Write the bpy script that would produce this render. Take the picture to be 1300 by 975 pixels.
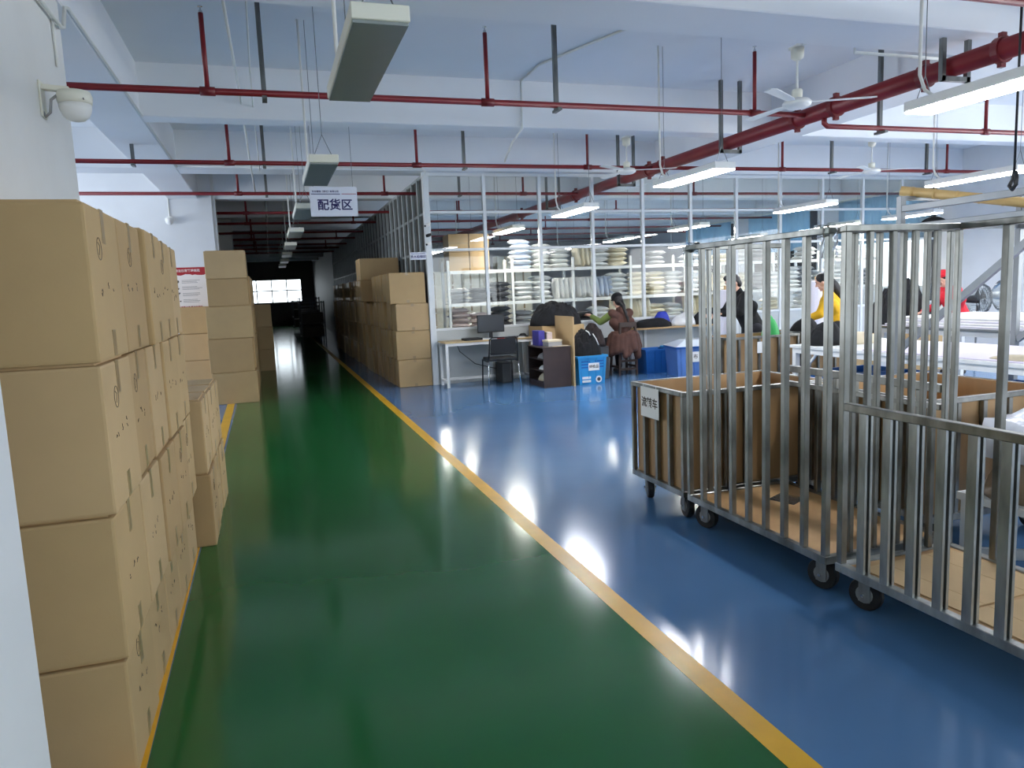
import bpy, bmesh, math, random
import numpy as np
from mathutils import Vector, Matrix, noise as mnoise

for o in list(bpy.data.objects):
    bpy.data.objects.remove(o, do_unlink=True)
scene = bpy.context.scene
col = scene.collection
random.seed(7)

# ------------------------------------------------------------------ camera
F, YAW, PITCH, ROLL, CAMH = 929.6, 0.31326, -0.12768, -0.04206, 1.55
_f = Vector((math.sin(YAW)*math.cos(PITCH), math.cos(YAW)*math.cos(PITCH), math.sin(PITCH)))
_r0 = Vector((math.cos(YAW), -math.sin(YAW), 0)); _u0 = _r0.cross(_f)
_r = _r0*math.cos(ROLL) + _u0*math.sin(ROLL); _u = _u0*math.cos(ROLL) - _r0*math.sin(ROLL)
CAM = Vector((0, 0, CAMH))
cd = bpy.data.cameras.new('camera'); cam = bpy.data.objects.new('camera', cd); col.objects.link(cam)
cam.matrix_world = Matrix(((_r.x, _u.x, -_f.x, 0), (_r.y, _u.y, -_f.y, 0), (_r.z, _u.z, -_f.z, CAMH), (0, 0, 0, 1)))
cd.sensor_width = 36.0; cd.lens = F*36.0/1300.0; cd.clip_start = 0.05; cd.clip_end = 200
scene.camera = cam
def ray(x, y): return _f + _r*((x-650)/F) - _u*((y-487.5)/F)
def onZ(x, y, z=0.0): d = ray(x, y); return CAM + d*((z-CAMH)/d.z)
def onY(x, y, Y): d = ray(x, y); return CAM + d*(Y/d.y)
def onX(x, y, X): d = ray(x, y); return CAM + d*(X/d.x)

# ------------------------------------------------------------------ light
scene.view_settings.view_transform = 'Standard'; scene.view_settings.look = 'None'
scene.view_settings.gamma = 1.0; scene.view_settings.use_curve_mapping = False
scene.view_settings.exposure = 0.45
world = bpy.data.worlds.new('world'); scene.world = world; world.use_nodes = True
bg = world.node_tree.nodes['Background']; bg.inputs[0].default_value = (0.86, 0.93, 1.0, 1); bg.inputs[1].default_value = 3.0
def area(name, loc, rot, sx, sy, power, color):
    l = bpy.data.lights.new(name, 'AREA'); l.shape = 'RECTANGLE'; l.size = sx; l.size_y = sy; l.energy = power; l.color = color
    o = bpy.data.objects.new(name, l); col.objects.link(o); o.location = loc; o.rotation_euler = rot; return o
DAY = (0.90, 0.95, 1.0)
area('daylight_back_window', (6.8, -4.35, 1.95), (math.radians(90), 0, 0), 4.4, 2.0, 95, DAY)
area('daylight_right_window', (13.85, 2.2, 2.0), (math.radians(90), 0, math.radians(90)), 9.0, 1.9, 330, (0.96, 0.98, 1.0))
area('daylight_left_window', (-7.85, 12.3, 2.0), (math.radians(90), 0, math.radians(-90)), 4.6, 2.0, 260, (0.86, 0.92, 1.0))
LAMP = 44.0     # radiance of a lit lamp diffuser

# ------------------------------------------------------------------ materials
M = {}
def lin(c):
    return tuple(((v/255)/12.92 if v/255 <= 0.04045 else ((v/255+0.055)/1.055)**2.4) for v in c)
def mat(name, rgb, rough=0.5, metal=0.0, var=0.0, scale=8.0, bump=0.0, bscale=40.0, coat=0.0, stretch=None, spec=0.5, dark=None, emit=None, alpha=None):
    m = bpy.data.materials.new(name); m.use_nodes = True; nt = m.node_tree; b = nt.nodes['Principled BSDF']
    c = lin(rgb)
    b.inputs['Base Color'].default_value = (*c, 1); b.inputs['Roughness'].default_value = rough; b.inputs['Metallic'].default_value = metal
    b.inputs['Coat Weight'].default_value = coat; b.inputs['Coat Roughness'].default_value = 0.05
    b.inputs['Specular IOR Level'].default_value = spec
    if var or bump or dark:
        tc = nt.nodes.new('ShaderNodeTexCoord'); mp = nt.nodes.new('ShaderNodeMapping'); nt.links.new(tc.outputs['Object'], mp.inputs['Vector'])
        if stretch: mp.inputs['Scale'].default_value = stretch
    if var or dark:
        n = nt.nodes.new('ShaderNodeTexNoise'); n.inputs['Scale'].default_value = scale; n.inputs['Detail'].default_value = 5
        nt.links.new(mp.outputs['Vector'], n.inputs['Vector'])
        r = nt.nodes.new('ShaderNodeValToRGB'); r.color_ramp.elements[0].position = 0.3; r.color_ramp.elements[1].position = 0.7
        d = lin(dark) if dark else tuple(v*(1-var) for v in c)
        u = c if dark else tuple(min(1, v*(1+var)) for v in c)
        r.color_ramp.elements[0].color = (*d, 1); r.color_ramp.elements[1].color = (*u, 1)
        nt.links.new(n.outputs['Fac'], r.inputs['Fac']); nt.links.new(r.outputs['Color'], b.inputs['Base Color'])
    if bump:
        n2 = nt.nodes.new('ShaderNodeTexNoise'); n2.inputs['Scale'].default_value = bscale; n2.inputs['Detail'].default_value = 3
        nt.links.new(mp.outputs['Vector'], n2.inputs['Vector'])
        bp = nt.nodes.new('ShaderNodeBump'); bp.inputs['Strength'].default_value = bump; bp.inputs['Distance'].default_value = 0.01
        nt.links.new(n2.outputs['Fac'], bp.inputs['Height']); nt.links.new(bp.outputs['Normal'], b.inputs['Normal'])
    if emit:
        b.inputs['Emission Color'].default_value = (*lin(emit[0]), 1); b.inputs['Emission Strength'].default_value = emit[1]
    M[name] = m; return m
mat('wall', (222, 224, 226), 0.7, var=0.04, scale=1.5)
mat('pier', (226, 226, 222), 0.65, var=0.03, scale=2)
mat('ceiling', (234, 236, 238), 0.8, var=0.03, scale=0.8)
mat('blue_floor', (84, 126, 170), 0.145, var=0.10, scale=0.7, bump=0.02, bscale=1.6, spec=0.5)
mat('green_floor', (34, 102, 50), 0.125, var=0.10, scale=0.9, bump=0.02, bscale=1.6, spec=0.45)
mat('yellow_paint', (238, 180, 42), 0.30, var=0.08, scale=5)
mat('carton', (190, 160, 114), 0.75, var=0.05, scale=3, bump=0.03, bscale=90)
mat('carton_b', (182, 151, 106), 0.75, var=0.05, scale=3, bump=0.03, bscale=90)
mat('carton_c', (196, 166, 122), 0.75, var=0.05, scale=3)
mat('tape', (166, 140, 98), 0.3, coat=0.2)
mat('ink', (70, 60, 48), 0.7)
mat('red_pipe', (120, 18, 25), 0.42, var=0.10, scale=5)
mat('red_fitting', (108, 16, 22), 0.45)
mat('galv', (128, 130, 128), 0.38, metal=0.85, dark=(96, 98, 96), scale=14, stretch=(1, 1, 0.3))
mat('steel', (160, 160, 154), 0.34, metal=0.9, dark=(96, 96, 90), scale=9, stretch=(1, 1, 0.35))
mat('strut', (188, 190, 186), 0.38, metal=0.75, dark=(132, 134, 130), scale=11, stretch=(1, 1, 0.25))
mat('ply', (180, 146, 102), 0.55, dark=(156, 120, 78), scale=5, stretch=(1, 1, 0.2))
mat('ply_floor', (196, 158, 108), 0.6, dark=(160, 122, 78), scale=3.5)
mat('alu_white', (226, 230, 230), 0.35, var=0.03, scale=3)
mat('alu_grey', (176, 182, 182), 0.4, metal=0.3, var=0.06, scale=4)
mat('white_paint', (232, 232, 228), 0.45, var=0.03, scale=6)
mat('cream', (232, 230, 214), 0.4)
mat('plastic_white', (236, 236, 232), 0.35)
mat('diffuser_off', (146, 152, 150), 0.3, var=0.03)
mat('conduit', (226, 226, 220), 0.4)
mat('wire', (120, 122, 124), 0.4, metal=0.5)
mat('black', (18, 18, 20), 0.5)
mat('black_cloth', (20, 20, 22), 0.9, var=0.3, scale=12, bump=0.4, bscale=14)
mat('black_metal', (26, 26, 28), 0.35, metal=0.3)
mat('black_mesh', (22, 23, 26), 0.6)
mat('chrome', (190, 192, 194), 0.2, metal=1.0)
mat('rubber', (30, 30, 30), 0.6, var=0.2, scale=20)
mat('hub', (160, 160, 155), 0.4, metal=0.5)
mat('cabinet', (58, 42, 38), 0.45, var=0.12, scale=6)
mat('desk_wood', (208, 182, 132), 0.4, dark=(190, 162, 112), scale=4, stretch=(0.3, 3, 1))
mat('screen', (58, 62, 66), 0.25)
mat('paper', (236, 236, 232), 0.7)
mat('beige_paper', (222, 208, 178), 0.7)
mat('sign_white', (232, 234, 244), 0.5)
mat('navy', (34, 30, 96), 0.6)
mat('sign_red', (170, 36, 44), 0.55)
mat('poster', (240, 232, 226), 0.5)
mat('grey_text', (110, 104, 104), 0.7)
mat('blue_crate', (56, 156, 214), 0.4, var=0.05, scale=6)
mat('blue_bin', (38, 104, 178), 0.4, var=0.06, scale=6)
mat('blue_tote', (92, 132, 196), 0.4, var=0.06, scale=6)
mat('cyan_tub', (60, 170, 226), 0.4)
mat('royal', (34, 54, 170), 0.6)
mat('lid', (206, 216, 226), 0.25)
mat('dark_wood', (66, 48, 38), 0.55, dark=(46, 34, 27), scale=7, stretch=(1, 1, 0.2))
mat('brown_cloth', (88, 58, 48), 0.85, var=0.2, scale=10, bump=0.4, bscale=18)
mat('dark_brown_cloth', (46, 36, 34), 0.85, var=0.2, scale=10, bump=0.4, bscale=18)
mat('green_cloth', (128, 146, 78), 0.85, var=0.1, scale=10, bump=0.3)
mat('lime', (208, 222, 84), 0.7)
mat('skin', (222, 172, 146), 0.5, var=0.04, scale=10)
mat('hair', (24, 19, 18), 0.5, bump=0.4, bscale=60)
mat('yellow_cloth', (228, 176, 30), 0.8, var=0.08, scale=8, bump=0.3, bscale=16)
mat('red_cloth', (214, 34, 50), 0.8, var=0.1, scale=8, bump=0.3, bscale=16)
mat('trouser', (34, 34, 40), 0.85, var=0.15, scale=10, bump=0.2)
mat('shoe', (40, 38, 38), 0.5)
mat('eye', (22, 18, 16), 0.2)
mat('lip', (178, 100, 92), 0.5)
mat('pack_white', (236, 236, 234), 0.32, var=0.06, scale=7, bump=0.5, bscale=16)
mat('pack_blue', (206, 216, 232), 0.32, var=0.08, scale=7, bump=0.5, bscale=16)
mat('pack_cream', (238, 228, 202), 0.35, var=0.06, scale=7, bump=0.5, bscale=16)
mat('pack_pink', (214, 194, 190), 0.35, var=0.06, scale=7, bump=0.5, bscale=16)
mat('pack_grey', (150, 152, 156), 0.4, var=0.1, scale=7, bump=0.5, bscale=16)
mat('pack_dark', (34, 34, 40), 0.6, var=0.2, scale=7, bump=0.5, bscale=16)
def cloth_translucent(name, rgb):
    m = bpy.data.materials.new(name); m.use_nodes = True; nt = m.node_tree; nt.nodes.clear()
    out = nt.nodes.new('ShaderNodeOutputMaterial'); mix = nt.nodes.new('ShaderNodeMixShader'); d = nt.nodes.new('ShaderNodeBsdfDiffuse'); t = nt.nodes.new('ShaderNodeBsdfTranslucent')
    for q in (d, t): q.inputs['Color'].default_value = (*lin(rgb), 1)
    mix.inputs[0].default_value = 0.5; nt.links.new(d.outputs[0], mix.inputs[1]); nt.links.new(t.outputs[0], mix.inputs[2]); nt.links.new(mix.outputs[0], out.inputs[0]); M[name] = m
cloth_translucent('curtain', (172, 202, 220))
mat('fabric_white', (232, 228, 236), 0.7, var=0.02, scale=3)
mat('fabric_lilac', (222, 214, 232), 0.6)
mat('fabric_beige', (206, 194, 166), 0.8, bump=0.3, bscale=12)
mat('plastic_film', (214, 218, 226), 0.16, bump=0.8, bscale=5, coat=0.4)
mat('brown_wrap', (160, 140, 118), 0.22, var=0.15, scale=6, bump=0.8, bscale=9)
mat('bamboo', (222, 186, 120), 0.45, var=0.06, scale=5)
mat('bamboo_end', (120, 84, 48), 0.7)
mat('grey_steel', (126, 130, 132), 0.4, metal=0.5, var=0.05)
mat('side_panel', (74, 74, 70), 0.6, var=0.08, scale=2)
mat('low_panel', (196, 200, 198), 0.5, var=0.04, scale=2)
mat('purple_box', (66, 60, 150), 0.45, var=0.2, scale=9)
mat('grey_plastic', (150, 150, 150), 0.5)
mat('dark_grey', (66, 68, 70), 0.55, var=0.1, scale=5)
mat('green_plastic', (40, 160, 76), 0.5)
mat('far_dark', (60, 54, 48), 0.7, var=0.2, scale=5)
mat('lamp_on', (250, 250, 255), 0.4, emit=((246, 248, 255), LAMP))
mat('lamp_on_store', (250, 250, 250), 0.4, emit=((255, 250, 240), LAMP*1.2))
mat('thread_yellow', (240, 214, 60), 0.5)
def glass(name, tint, refl, gr=0.03):
    m = bpy.data.materials.new(name); m.use_nodes = True; nt = m.node_tree; nt.nodes.clear()
    out = nt.nodes.new('ShaderNodeOutputMaterial'); mix = nt.nodes.new('ShaderNodeMixShader'); t = nt.nodes.new('ShaderNodeBsdfTransparent')
    g = nt.nodes.new('ShaderNodeBsdfGlossy'); t.inputs[0].default_value = (*tint, 1); g.inputs['Roughness'].default_value = gr
    fr = nt.nodes.new('ShaderNodeFresnel'); fr.inputs['IOR'].default_value = refl
    nt.links.new(fr.outputs[0], mix.inputs[0]); nt.links.new(t.outputs[0], mix.inputs[1]); nt.links.new(g.outputs[0], mix.inputs[2]); nt.links.new(mix.outputs[0], out.inputs[0])
    M[name] = m
glass('glass', (0.95, 0.97, 0.97), 1.35)
glass('film', (0.86, 0.88, 0.88), 1.18, 0.22)

# ------------------------------------------------------------------ mesh helpers
class MB:
    def __init__(s): s.v = []; s.f = []
    def add(s, vs, fs):
        n = len(s.v); s.v += [tuple(v) for v in vs]; s.f += [tuple(i+n for i in f) for f in fs]; return s
    def box(s, x0, x1, y0, y1, z0, z1):
        return s.add([(x0,y0,z0),(x1,y0,z0),(x1,y1,z0),(x0,y1,z0),(x0,y0,z1),(x1,y0,z1),(x1,y1,z1),(x0,y1,z1)],
                     [(3,2,1,0),(4,5,6,7),(0,1,5,4),(1,2,6,5),(2,3,7,6),(3,0,4,7)])
    def bar(s, a, b, w, h=None, up=(0,0,1)):
        a = Vector(a); b = Vector(b); d = (b-a).normalized(); h = h or w; up = Vector(up)
        if abs(d.dot(up)) > 0.98: up = Vector((0,1,0))
        x = d.cross(up).normalized(); y = x.cross(d)
        c = [(-w/2,-h/2),(w/2,-h/2),(w/2,h/2),(-w/2,h/2)]
        return s.add([a+x*p+y*q for p, q in c]+[b+x*p+y*q for p, q in c],
                     [(0,1,2,3),(7,6,5,4),(0,4,5,1),(1,5,6,2),(2,6,7,3),(3,7,4,0)])
    def tube(s, pts, r, n=8, cap=True):
        pts = [Vector(p) for p in pts]; rs = r if isinstance(r, (list, tuple)) else [r]*len(pts); base = len(s.v); prev = None
        for i, p in enumerate(pts):
            d = (pts[min(i+1, len(pts)-1)] - pts[max(i-1, 0)]).normalized()
            if prev is None:
                x = d.orthogonal().normalized()
            else:
                x = (prev - d*prev.dot(d)).normalized()
            prev = x; y = d.cross(x)
            for k in range(n):
                a = 2*math.pi*k/n; q = p + (x*math.cos(a)+y*math.sin(a))*rs[i]; s.v.append(tuple(q))
        for i in range(len(pts)-1):
            for k in range(n):
                a = base+i*n+k; b = base+i*n+(k+1) % n; s.f.append((a, b, b+n, a+n))
        if cap:
            s.f.append(tuple(base+k for k in reversed(range(n)))); m = base+(len(pts)-1)*n; s.f.append(tuple(m+k for k in range(n)))
        return s
    def lathe(s, prof, n=16, c=(0,0,0), axis='z'):
        base = len(s.v); c = Vector(c)
        for r, h in prof:
            for k in range(n):
                a = 2*math.pi*k/n; x, y = r*math.cos(a), r*math.sin(a)
                q = {'z': (x, y, h), 'x': (h, x, y), 'y': (y, h, x)}[axis]; s.v.append(tuple(c+Vector(q)))
        for i in range(len(prof)-1):
            for k in range(n):
                a = base+i*n+k; b = base+i*n+(k+1) % n; s.f.append((a, b, b+n, a+n))
        s.f.append(tuple(base+k for k in reversed(range(n)))); m = base+(len(prof)-1)*n; s.f.append(tuple(m+k for k in range(n)))
        return s
    def prism(s, poly, z0, z1):
        n = len(poly); return s.add([(x,y,z0) for x, y in poly]+[(x,y,z1) for x, y in poly],
            [tuple(reversed(range(n))), tuple(range(n, 2*n))]+[(i, (i+1) % n, (i+1) % n+n, i+n) for i in range(n)])
    def mesh(s, name, m, bevel=0.0, smooth=False, seg=1):
        me = bpy.data.meshes.new(name); me.from_pydata(s.v, [], s.f); me.validate()
        if bevel:
            bm = bmesh.new(); bm.from_mesh(me)
            bmesh.ops.bevel(bm, geom=bm.edges[:], offset=bevel, segments=seg, affect='EDGES', profile=0.6, clamp_overlap=True); bm.to_mesh(me); bm.free()
        bm = bmesh.new(); bm.from_mesh(me); bmesh.ops.recalc_face_normals(bm, faces=bm.faces[:]); bm.to_mesh(me); bm.free()
        if smooth: me.polygons.foreach_set('use_smooth', [True]*len(me.polygons))
        me.materials.append(M[m] if isinstance(m, str) else m); return me
    def build(s, name, m, parent=None, bevel=0.0, smooth=False, loc=None, rz=0.0, seg=1):
        return link(name, s.mesh(name, m, bevel, smooth, seg), parent, loc, rz)
def link(name, me, parent=None, loc=None, rz=0.0):
    o = bpy.data.objects.new(name, me); col.objects.link(o)
    if parent is not None: o.parent = parent
    if loc is not None: o.location = loc
    if rz: o.rotation_euler = (0, 0, rz)
    return o
def tag(o, label, cat, group=None, kind=None):
    o['label'] = label; o['category'] = cat
    if group: o['group'] = group
    if kind: o['kind'] = kind
    return o
def struct(o, label=None):
    o['kind'] = 'structure'
    if label: o['label'] = label
    return o
def thing(name, label, cat, loc=(0,0,0), rz=0.0, group=None):
    o = link(name, None, None, loc, rz); o.empty_display_size = 0.1; return tag(o, label, cat, group)
def copy_tree(o, parent=None):
    c = o.copy(); col.objects.link(c); c.parent = parent
    for ch in list(o.children): copy_tree(ch, c)
    return c
_dg = None
def text(name, s, size, m, parent, loc, rot, bold=0.0, ext=0.0008, align='CENTER'):
    cu = bpy.data.curves.new(name, 'FONT'); cu.body = s; cu.size = size; cu.align_x = align; cu.align_y = 'CENTER'; cu.extrude = ext; cu.offset = bold; cu.resolution_u = 2
    t = bpy.data.objects.new(name+'_src', cu); col.objects.link(t)
    dg = bpy.context.evaluated_depsgraph_get(); me = bpy.data.meshes.new_from_object(t.evaluated_get(dg)); bpy.data.objects.remove(t, do_unlink=True)
    me.materials.clear(); me.materials.append(M[m]); o = link(name, me, parent, loc); o.rotation_euler = rot; return o
RX = math.radians(90)
ORD = ['first','second','third','fourth','fifth','sixth','seventh','eighth','ninth','tenth','eleventh','twelfth','thirteenth','fourteenth','fifteenth','sixteenth','seventeenth','eighteenth','nineteenth','twentieth']

# ================================================================== SETTING
BX0, BX1, BY0, BY1, SLAB, SOFF = -8.0, 14.0, -4.5, 46.0, 4.07, 3.52
fl = struct(MB().box(BX0, BX1, BY0, BY1, -0.12, 0.0).build('floor', 'blue_floor'), 'glossy blue epoxy factory floor')
MB().prism([(-0.46, BY0), (1.515, BY0), (1.475, BY1), (-0.86, BY1)], 0.0, 0.0012).build('lane_paint', 'green_floor', fl)['label'] = 'glossy green painted walkway'
MB().prism([(1.455, BY0), (1.555, BY0), (1.555, BY1), (1.455, BY1)], 0.0, 0.0024).build('lane_line', 'yellow_paint', fl)['label'] = 'yellow line beside the blue work area'
MB().prism([(-0.56, BY0), (-0.44, BY0), (-0.635, 13.0), (-0.74, 13.0)], 0.0, 0.0024).build('lane_line', 'yellow_paint', fl)['label'] = 'yellow line beside the stacked cartons'
ce = struct(MB().box(BX0, BX1, BY0, BY1, SLAB, SLAB+0.15).build('ceiling', 'ceiling'), 'pale blue white concrete ceiling slab')
for a, b in [(-2.2, -1.9), (1.4, 1.7), (4.85, 5.42), (8.78, 9.06), (12.0, 12.5), (15.46, 15.8), (18.9, 19.2), (22.4, 22.7), (25.9, 26.3), (29.4, 29.7), (32.9, 33.2), (36.4, 36.8), (40, 40.3)]:
    MB().box(BX0, BX1, a, b, SOFF, SLAB+0.02).build('beam', 'ceiling', ce, bevel=0.01)
for a, b in [(-1.66, -1.13), (6.75, 7.25)]:
    MB().box(a, b, BY0, BY1, SOFF-0.004, SLAB+0.02).build('beam', 'ceiling', ce, bevel=0.01)
# walls
struct(MB().box(-1.45, -1.15, BY0, 5.665, 0, SLAB).build('wall_left', 'pier'), 'plain off white wall behind the near carton stacks')
struct(MB().box(-1.15, -0.60, 1.05, 1.965, 0, SLAB).build('wall_pier', 'wall', bevel=0.012), 'white pier in front of the near carton stacks')
wp = struct(MB().box(BX0, -0.90, 15.4, 15.7, 0, SLAB-0.003).build('wall_poster', 'wall'), 'white end wall with the red and white poster')
MB().box(-0.899, -0.84, 15.43, 15.69, 0, SLAB).build('wall_return', 'pier', wp)
def wall_with_openings(name, axis, c0, c1, a0, a1, z0, z1, ops, m, label):
    """ops: list of (a_start, a_end, z_low, z_high) openings along the wall"""
    w = MB(); cur = a0
    def put(p, q, zz0, zz1):
        if q-p < 1e-4 or zz1-zz0 < 1e-4: return
        if axis == 'x': w.box(p, q, c0, c1, zz0, zz1)
        else: w.box(c0, c1, p, q, zz0, zz1)
    for s, e, lo, hi in ops:
        put(cur, s, z0, z1); put(s, e, z0, lo); put(s, e, hi, z1); cur = e
    put(cur, a1, z0, z1)
    return struct(w.build(name, m), label)
wall_with_openings('wall_back', 'x', BY0-0.2, BY0, -1.45, BX1, 0, SLAB, [(-0.9, 4.1, 0.9, 3.0), (4.6, 9.0, 0.9, 3.0)], 'wall', 'white wall behind the viewer with wide windows')
wall_with_openings('wall_right', 'y', BX1, BX1+0.2, BY0, 31.0, 0, SLAB, [(-2.4, 2.0, 1.05, 3.0), (2.6, 6.8, 1.05, 3.0), (12.9, 15.3, 1.2, 3.4), (16.3, 19.2, 1.2, 3.4), (20.0, 22.7, 1.2, 3.4)], 'wall', 'white side wall beyond the cutting tables')
wall_with_openings('wall_bay', 'y', BX0-0.2, BX0, 5.67, 15.7, 0, SLAB, [(10.0, 14.6, 1.0, 3.0)], 'wall', 'white wall of the left bay with a wide window')
struct(MB().box(BX0, -1.452, 5.45, 5.64, 0, SLAB).build('wall_bay_front', 'wall'))
struct(MB().box(-5.2, -5.0, 15.7, BY1, 0, SLAB).build('wall_aisle_left', 'far_dark'))  # dark wall colour stands in for the gloom of the walkway
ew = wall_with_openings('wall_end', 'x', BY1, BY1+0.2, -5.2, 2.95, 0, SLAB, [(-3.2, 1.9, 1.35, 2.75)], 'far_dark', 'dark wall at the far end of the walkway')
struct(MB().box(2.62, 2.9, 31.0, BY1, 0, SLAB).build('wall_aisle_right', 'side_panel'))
struct(MB().box(2.62, BX1+0.2, 31.0, 31.2, 0, SLAB).build('wall_store_back', 'wall'), 'back wall of the store room behind the glass')
for Y in (21.0, 27.5, 34.0):
    struct(MB().box(-1.35, -0.8, Y, Y+0.55, 0, SLAB).build('wall_column', 'pier', bevel=0.01), 'concrete column standing beside the dark walkway')
# far end window: frame, mullions and panes
wn = struct(MB().box(-3.2, 1.9, 46.02, 46.1, 2.70, 2.75).box(-3.2, 1.9, 46.02, 46.1, 1.35, 1.40).build('window_1', 'dark_grey'), 'bright window at the far end of the walkway')
for i in range(7):
    x = -3.2+i*0.85
    MB().box(x-0.03, x+0.03, 46.02, 46.1, 1.40, 2.70).build('mullion', 'dark_grey', wn)
MB().box(-3.2, 1.9, 46.03, 46.09, 2.05, 2.11).build('transom', 'dark_grey', wn)
for i in range(6):
    x = -3.2+i*0.85
    MB().box(x+0.03, x+0.82, 46.055, 46.061, 1.40, 2.05).build('pane', 'glass', wn)
    MB().box(x+0.03, x+0.82, 46.055, 46.061, 2.11, 2.70).build('pane', 'glass', wn)
# windows behind the viewer and on the sides (frames and panes)
def window(n, axis, c, a0, a1, z0, z1, k, label):
    def bx(w, p, q, zz0, zz1, d=0.05):
        if axis == 'x': w.box(p, q, c-d/2, c+d/2, zz0, zz1)
        else: w.box(c-d/2, c+d/2, p, q, zz0, zz1)
        return w
    w = MB(); bx(w, a0, a1, z0, z0+0.06); bx(w, a0, a1, z1-0.06, z1); bx(w, a0, a0+0.06, z0, z1); bx(w, a1-0.06, a1, z0, z1)
    o = struct(w.build('window_%d' % n, 'alu_white'), label)
    st = (a1-a0)/k
    for i in range(1, k): bx(MB(), a0+i*st-0.03, a0+i*st+0.03, z0+0.06, z1-0.06).build('mullion', 'alu_white', o)
    for i in range(k): bx(MB(), a0+i*st+0.04, a0+(i+1)*st-0.04, z0+0.06, z1-0.06, 0.006).build('pane', 'glass', o)
    return o
window(2, 'x', BY0-0.1, -0.9, 4.1, 0.9, 3.0, 4, 'wide window in the wall behind the walkway')
window(3, 'x', BY0-0.1, 4.6, 9.0, 0.9, 3.0, 4, 'wide window in the wall behind the cage trolleys')
window(4, 'y', BX1+0.1, -2.4, 2.0, 1.05, 3.0, 4, 'side window beside the back wall')
window(5, 'y', BX1+0.1, 2.6, 6.8, 1.05, 3.0, 4, 'side window beside the cutting tables')
window(6, 'y', BX0-0.1, 10.0, 14.6, 1.0, 3.0, 4, 'wide window of the left bay')
for k, (a, b) in enumerate([(12.9, 15.3), (16.3, 19.2), (20.0, 22.7)]):
    window(7+k, 'y', BX1+0.1, a, b, 1.2, 3.4, 3, '%s curtained window of the store room counted from the glass partition' % ORD[k])
# curtains of the store room windows: pleated cloth hanging from a rail
for k, (a, b) in enumerate([(12.75, 15.4), (16.45, 19.1), (20.0, 22.6)]):
    t = thing('curtain', 'pale blue pleated curtain over the %s store room window from the glass partition' % ORD[k], 'curtain', (BX1-0.12, a, 0), 0)
    n = 84; vs = []; fs = []
    for i in range(n+1):
        y = (b-a)*i/n; x = 0.035*math.sin(i*0.9)+0.012*math.sin(i*0.37)
        vs += [(x, y, 2.30), (x*0.8, y, 3.38)]
    for i in range(n): fs.append((2*i, 2*i+2, 2*i+3, 2*i+1))
    c = MB().add(vs, fs).build('cloth', 'curtain', t, smooth=True); md = c.modifiers.new('thick', 'SOLIDIFY'); md.thickness = 0.004
    MB().tube([(0, -0.08, 3.42), (0, b-a+0.08, 3.42)], 0.016, 8).build('rail', 'cream', t)
    for q in (0.02, b-a-0.02): MB().box(0, 0.12, q-0.015, q+0.015, 3.40, 3.44).build('bracket', 'cream', t)

# ------------------------------------------------------------------ glass partition facing the work area
PY = 12.2
pf = struct(MB().box(2.57, 13.62, PY-0.03, PY+0.03, 3.47, 3.52).build('wall_partition_front', 'alu_white'), 'white framed glass partition in front of the store room')
ZR = [0.93, 2.26, 2.88, 3.50]
for z in ZR[:3]:
    MB().box(2.57, 13.6, PY-0.025, PY+0.025, z-0.022, z+0.022).build('rail', 'alu_white', pf, bevel=0.004)
NB = 11
for i in range(NB+1):
    x = 2.585+1.0*i; w = 0.05 if i == 0 else 0.028
    MB().box(x-w, x+w, PY-0.035-(0.03 if i == 0 else 0), PY+0.035, 0, 3.52).build('post', 'alu_white', pf, bevel=0.004)
for i in range(NB):
    x0 = 2.585+i+0.03; x1 = x0+0.94
    for z0, z1 in zip(ZR[:3], ZR[1:]):
        MB().box(x0, x1, PY-0.003, PY+0.003, z0+0.022, z1-0.022).build('glass_pane', 'glass', pf)
    MB().box(x0, x1, PY-0.012, PY+0.012, 0.0, ZR[0]-0.02).build('lower_panel', 'low_panel', pf)
# ------------------------------------------------------------------ partition along the walkway
PX = 2.6
ps = struct(MB().box(PX-0.03, PX+0.03, PY+0.05, 31.0, 3.46, 3.51).build('wall_partition_side', 'alu_grey'), 'grey framed partition running along the dark walkway')
for z in (2.88, 2.26, 0.93):
    MB().box(PX-0.03, PX+0.028, PY+0.05, 31.0, z-0.02, z+0.02).build('rail', 'alu_grey', ps)
y = PY+0.55; k = 0
while y < 31:
    MB().box(PX-0.05, PX+0.03, y-0.03, y+0.03, 0, 3.48).build('post', 'alu_grey', ps, bevel=0.004)
    y2 = y+0.5
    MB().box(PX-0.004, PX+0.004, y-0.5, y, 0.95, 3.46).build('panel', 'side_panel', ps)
    MB().box(PX-0.012, PX+0.012, y-0.5, y, 0.0, 0.92).build('lower_panel', 'low_panel', ps)
    y = y2; k += 1

# ================================================================== CARTONS
_cm = {}
def carton_mesh(sx, sy, sz, m):
    k = (round(sx, 3), round(sy, 3), round(sz, 3), m)
    if k not in _cm:
        sx, sy, sz = k[:3]
        _cm[k] = MB().box(-sx/2, sx/2, -sy/2, sy/2, 0, sz-0.009).mesh('carton', m, bevel=0.010, seg=2)
        _cm[k].polygons.foreach_set('use_smooth', [False]*len(_cm[k].polygons))
    return _cm[k], k
_tm = {}
def tape_meshes(k, face):
    kk = (k[:3], face)
    if kk not in _tm:
        sx, sy, sz = k[:3]; w = 0.024; e = 0.0012; out = []
        for z0, z1 in ((sz-0.12, sz-0.008), (0.008, 0.095)) if face != '-y' else ((0.008, 0.055), (sz-0.05, sz-0.008)):
            if face == '-y': b = MB().box(-w, w, -sy/2-e, -sy/2+0.004, z0, z1)
            else:
                q = 1 if face == '+x' else -1; lo, hi = sorted((q*(sx/2-0.004), q*(sx/2+e))); b = MB().box(lo, hi, -w, w, z0, z1)
            out.append(b.mesh('tape', 'tape'))
        _tm[kk] = out
    return _tm[kk]
_fm = {}
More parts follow.
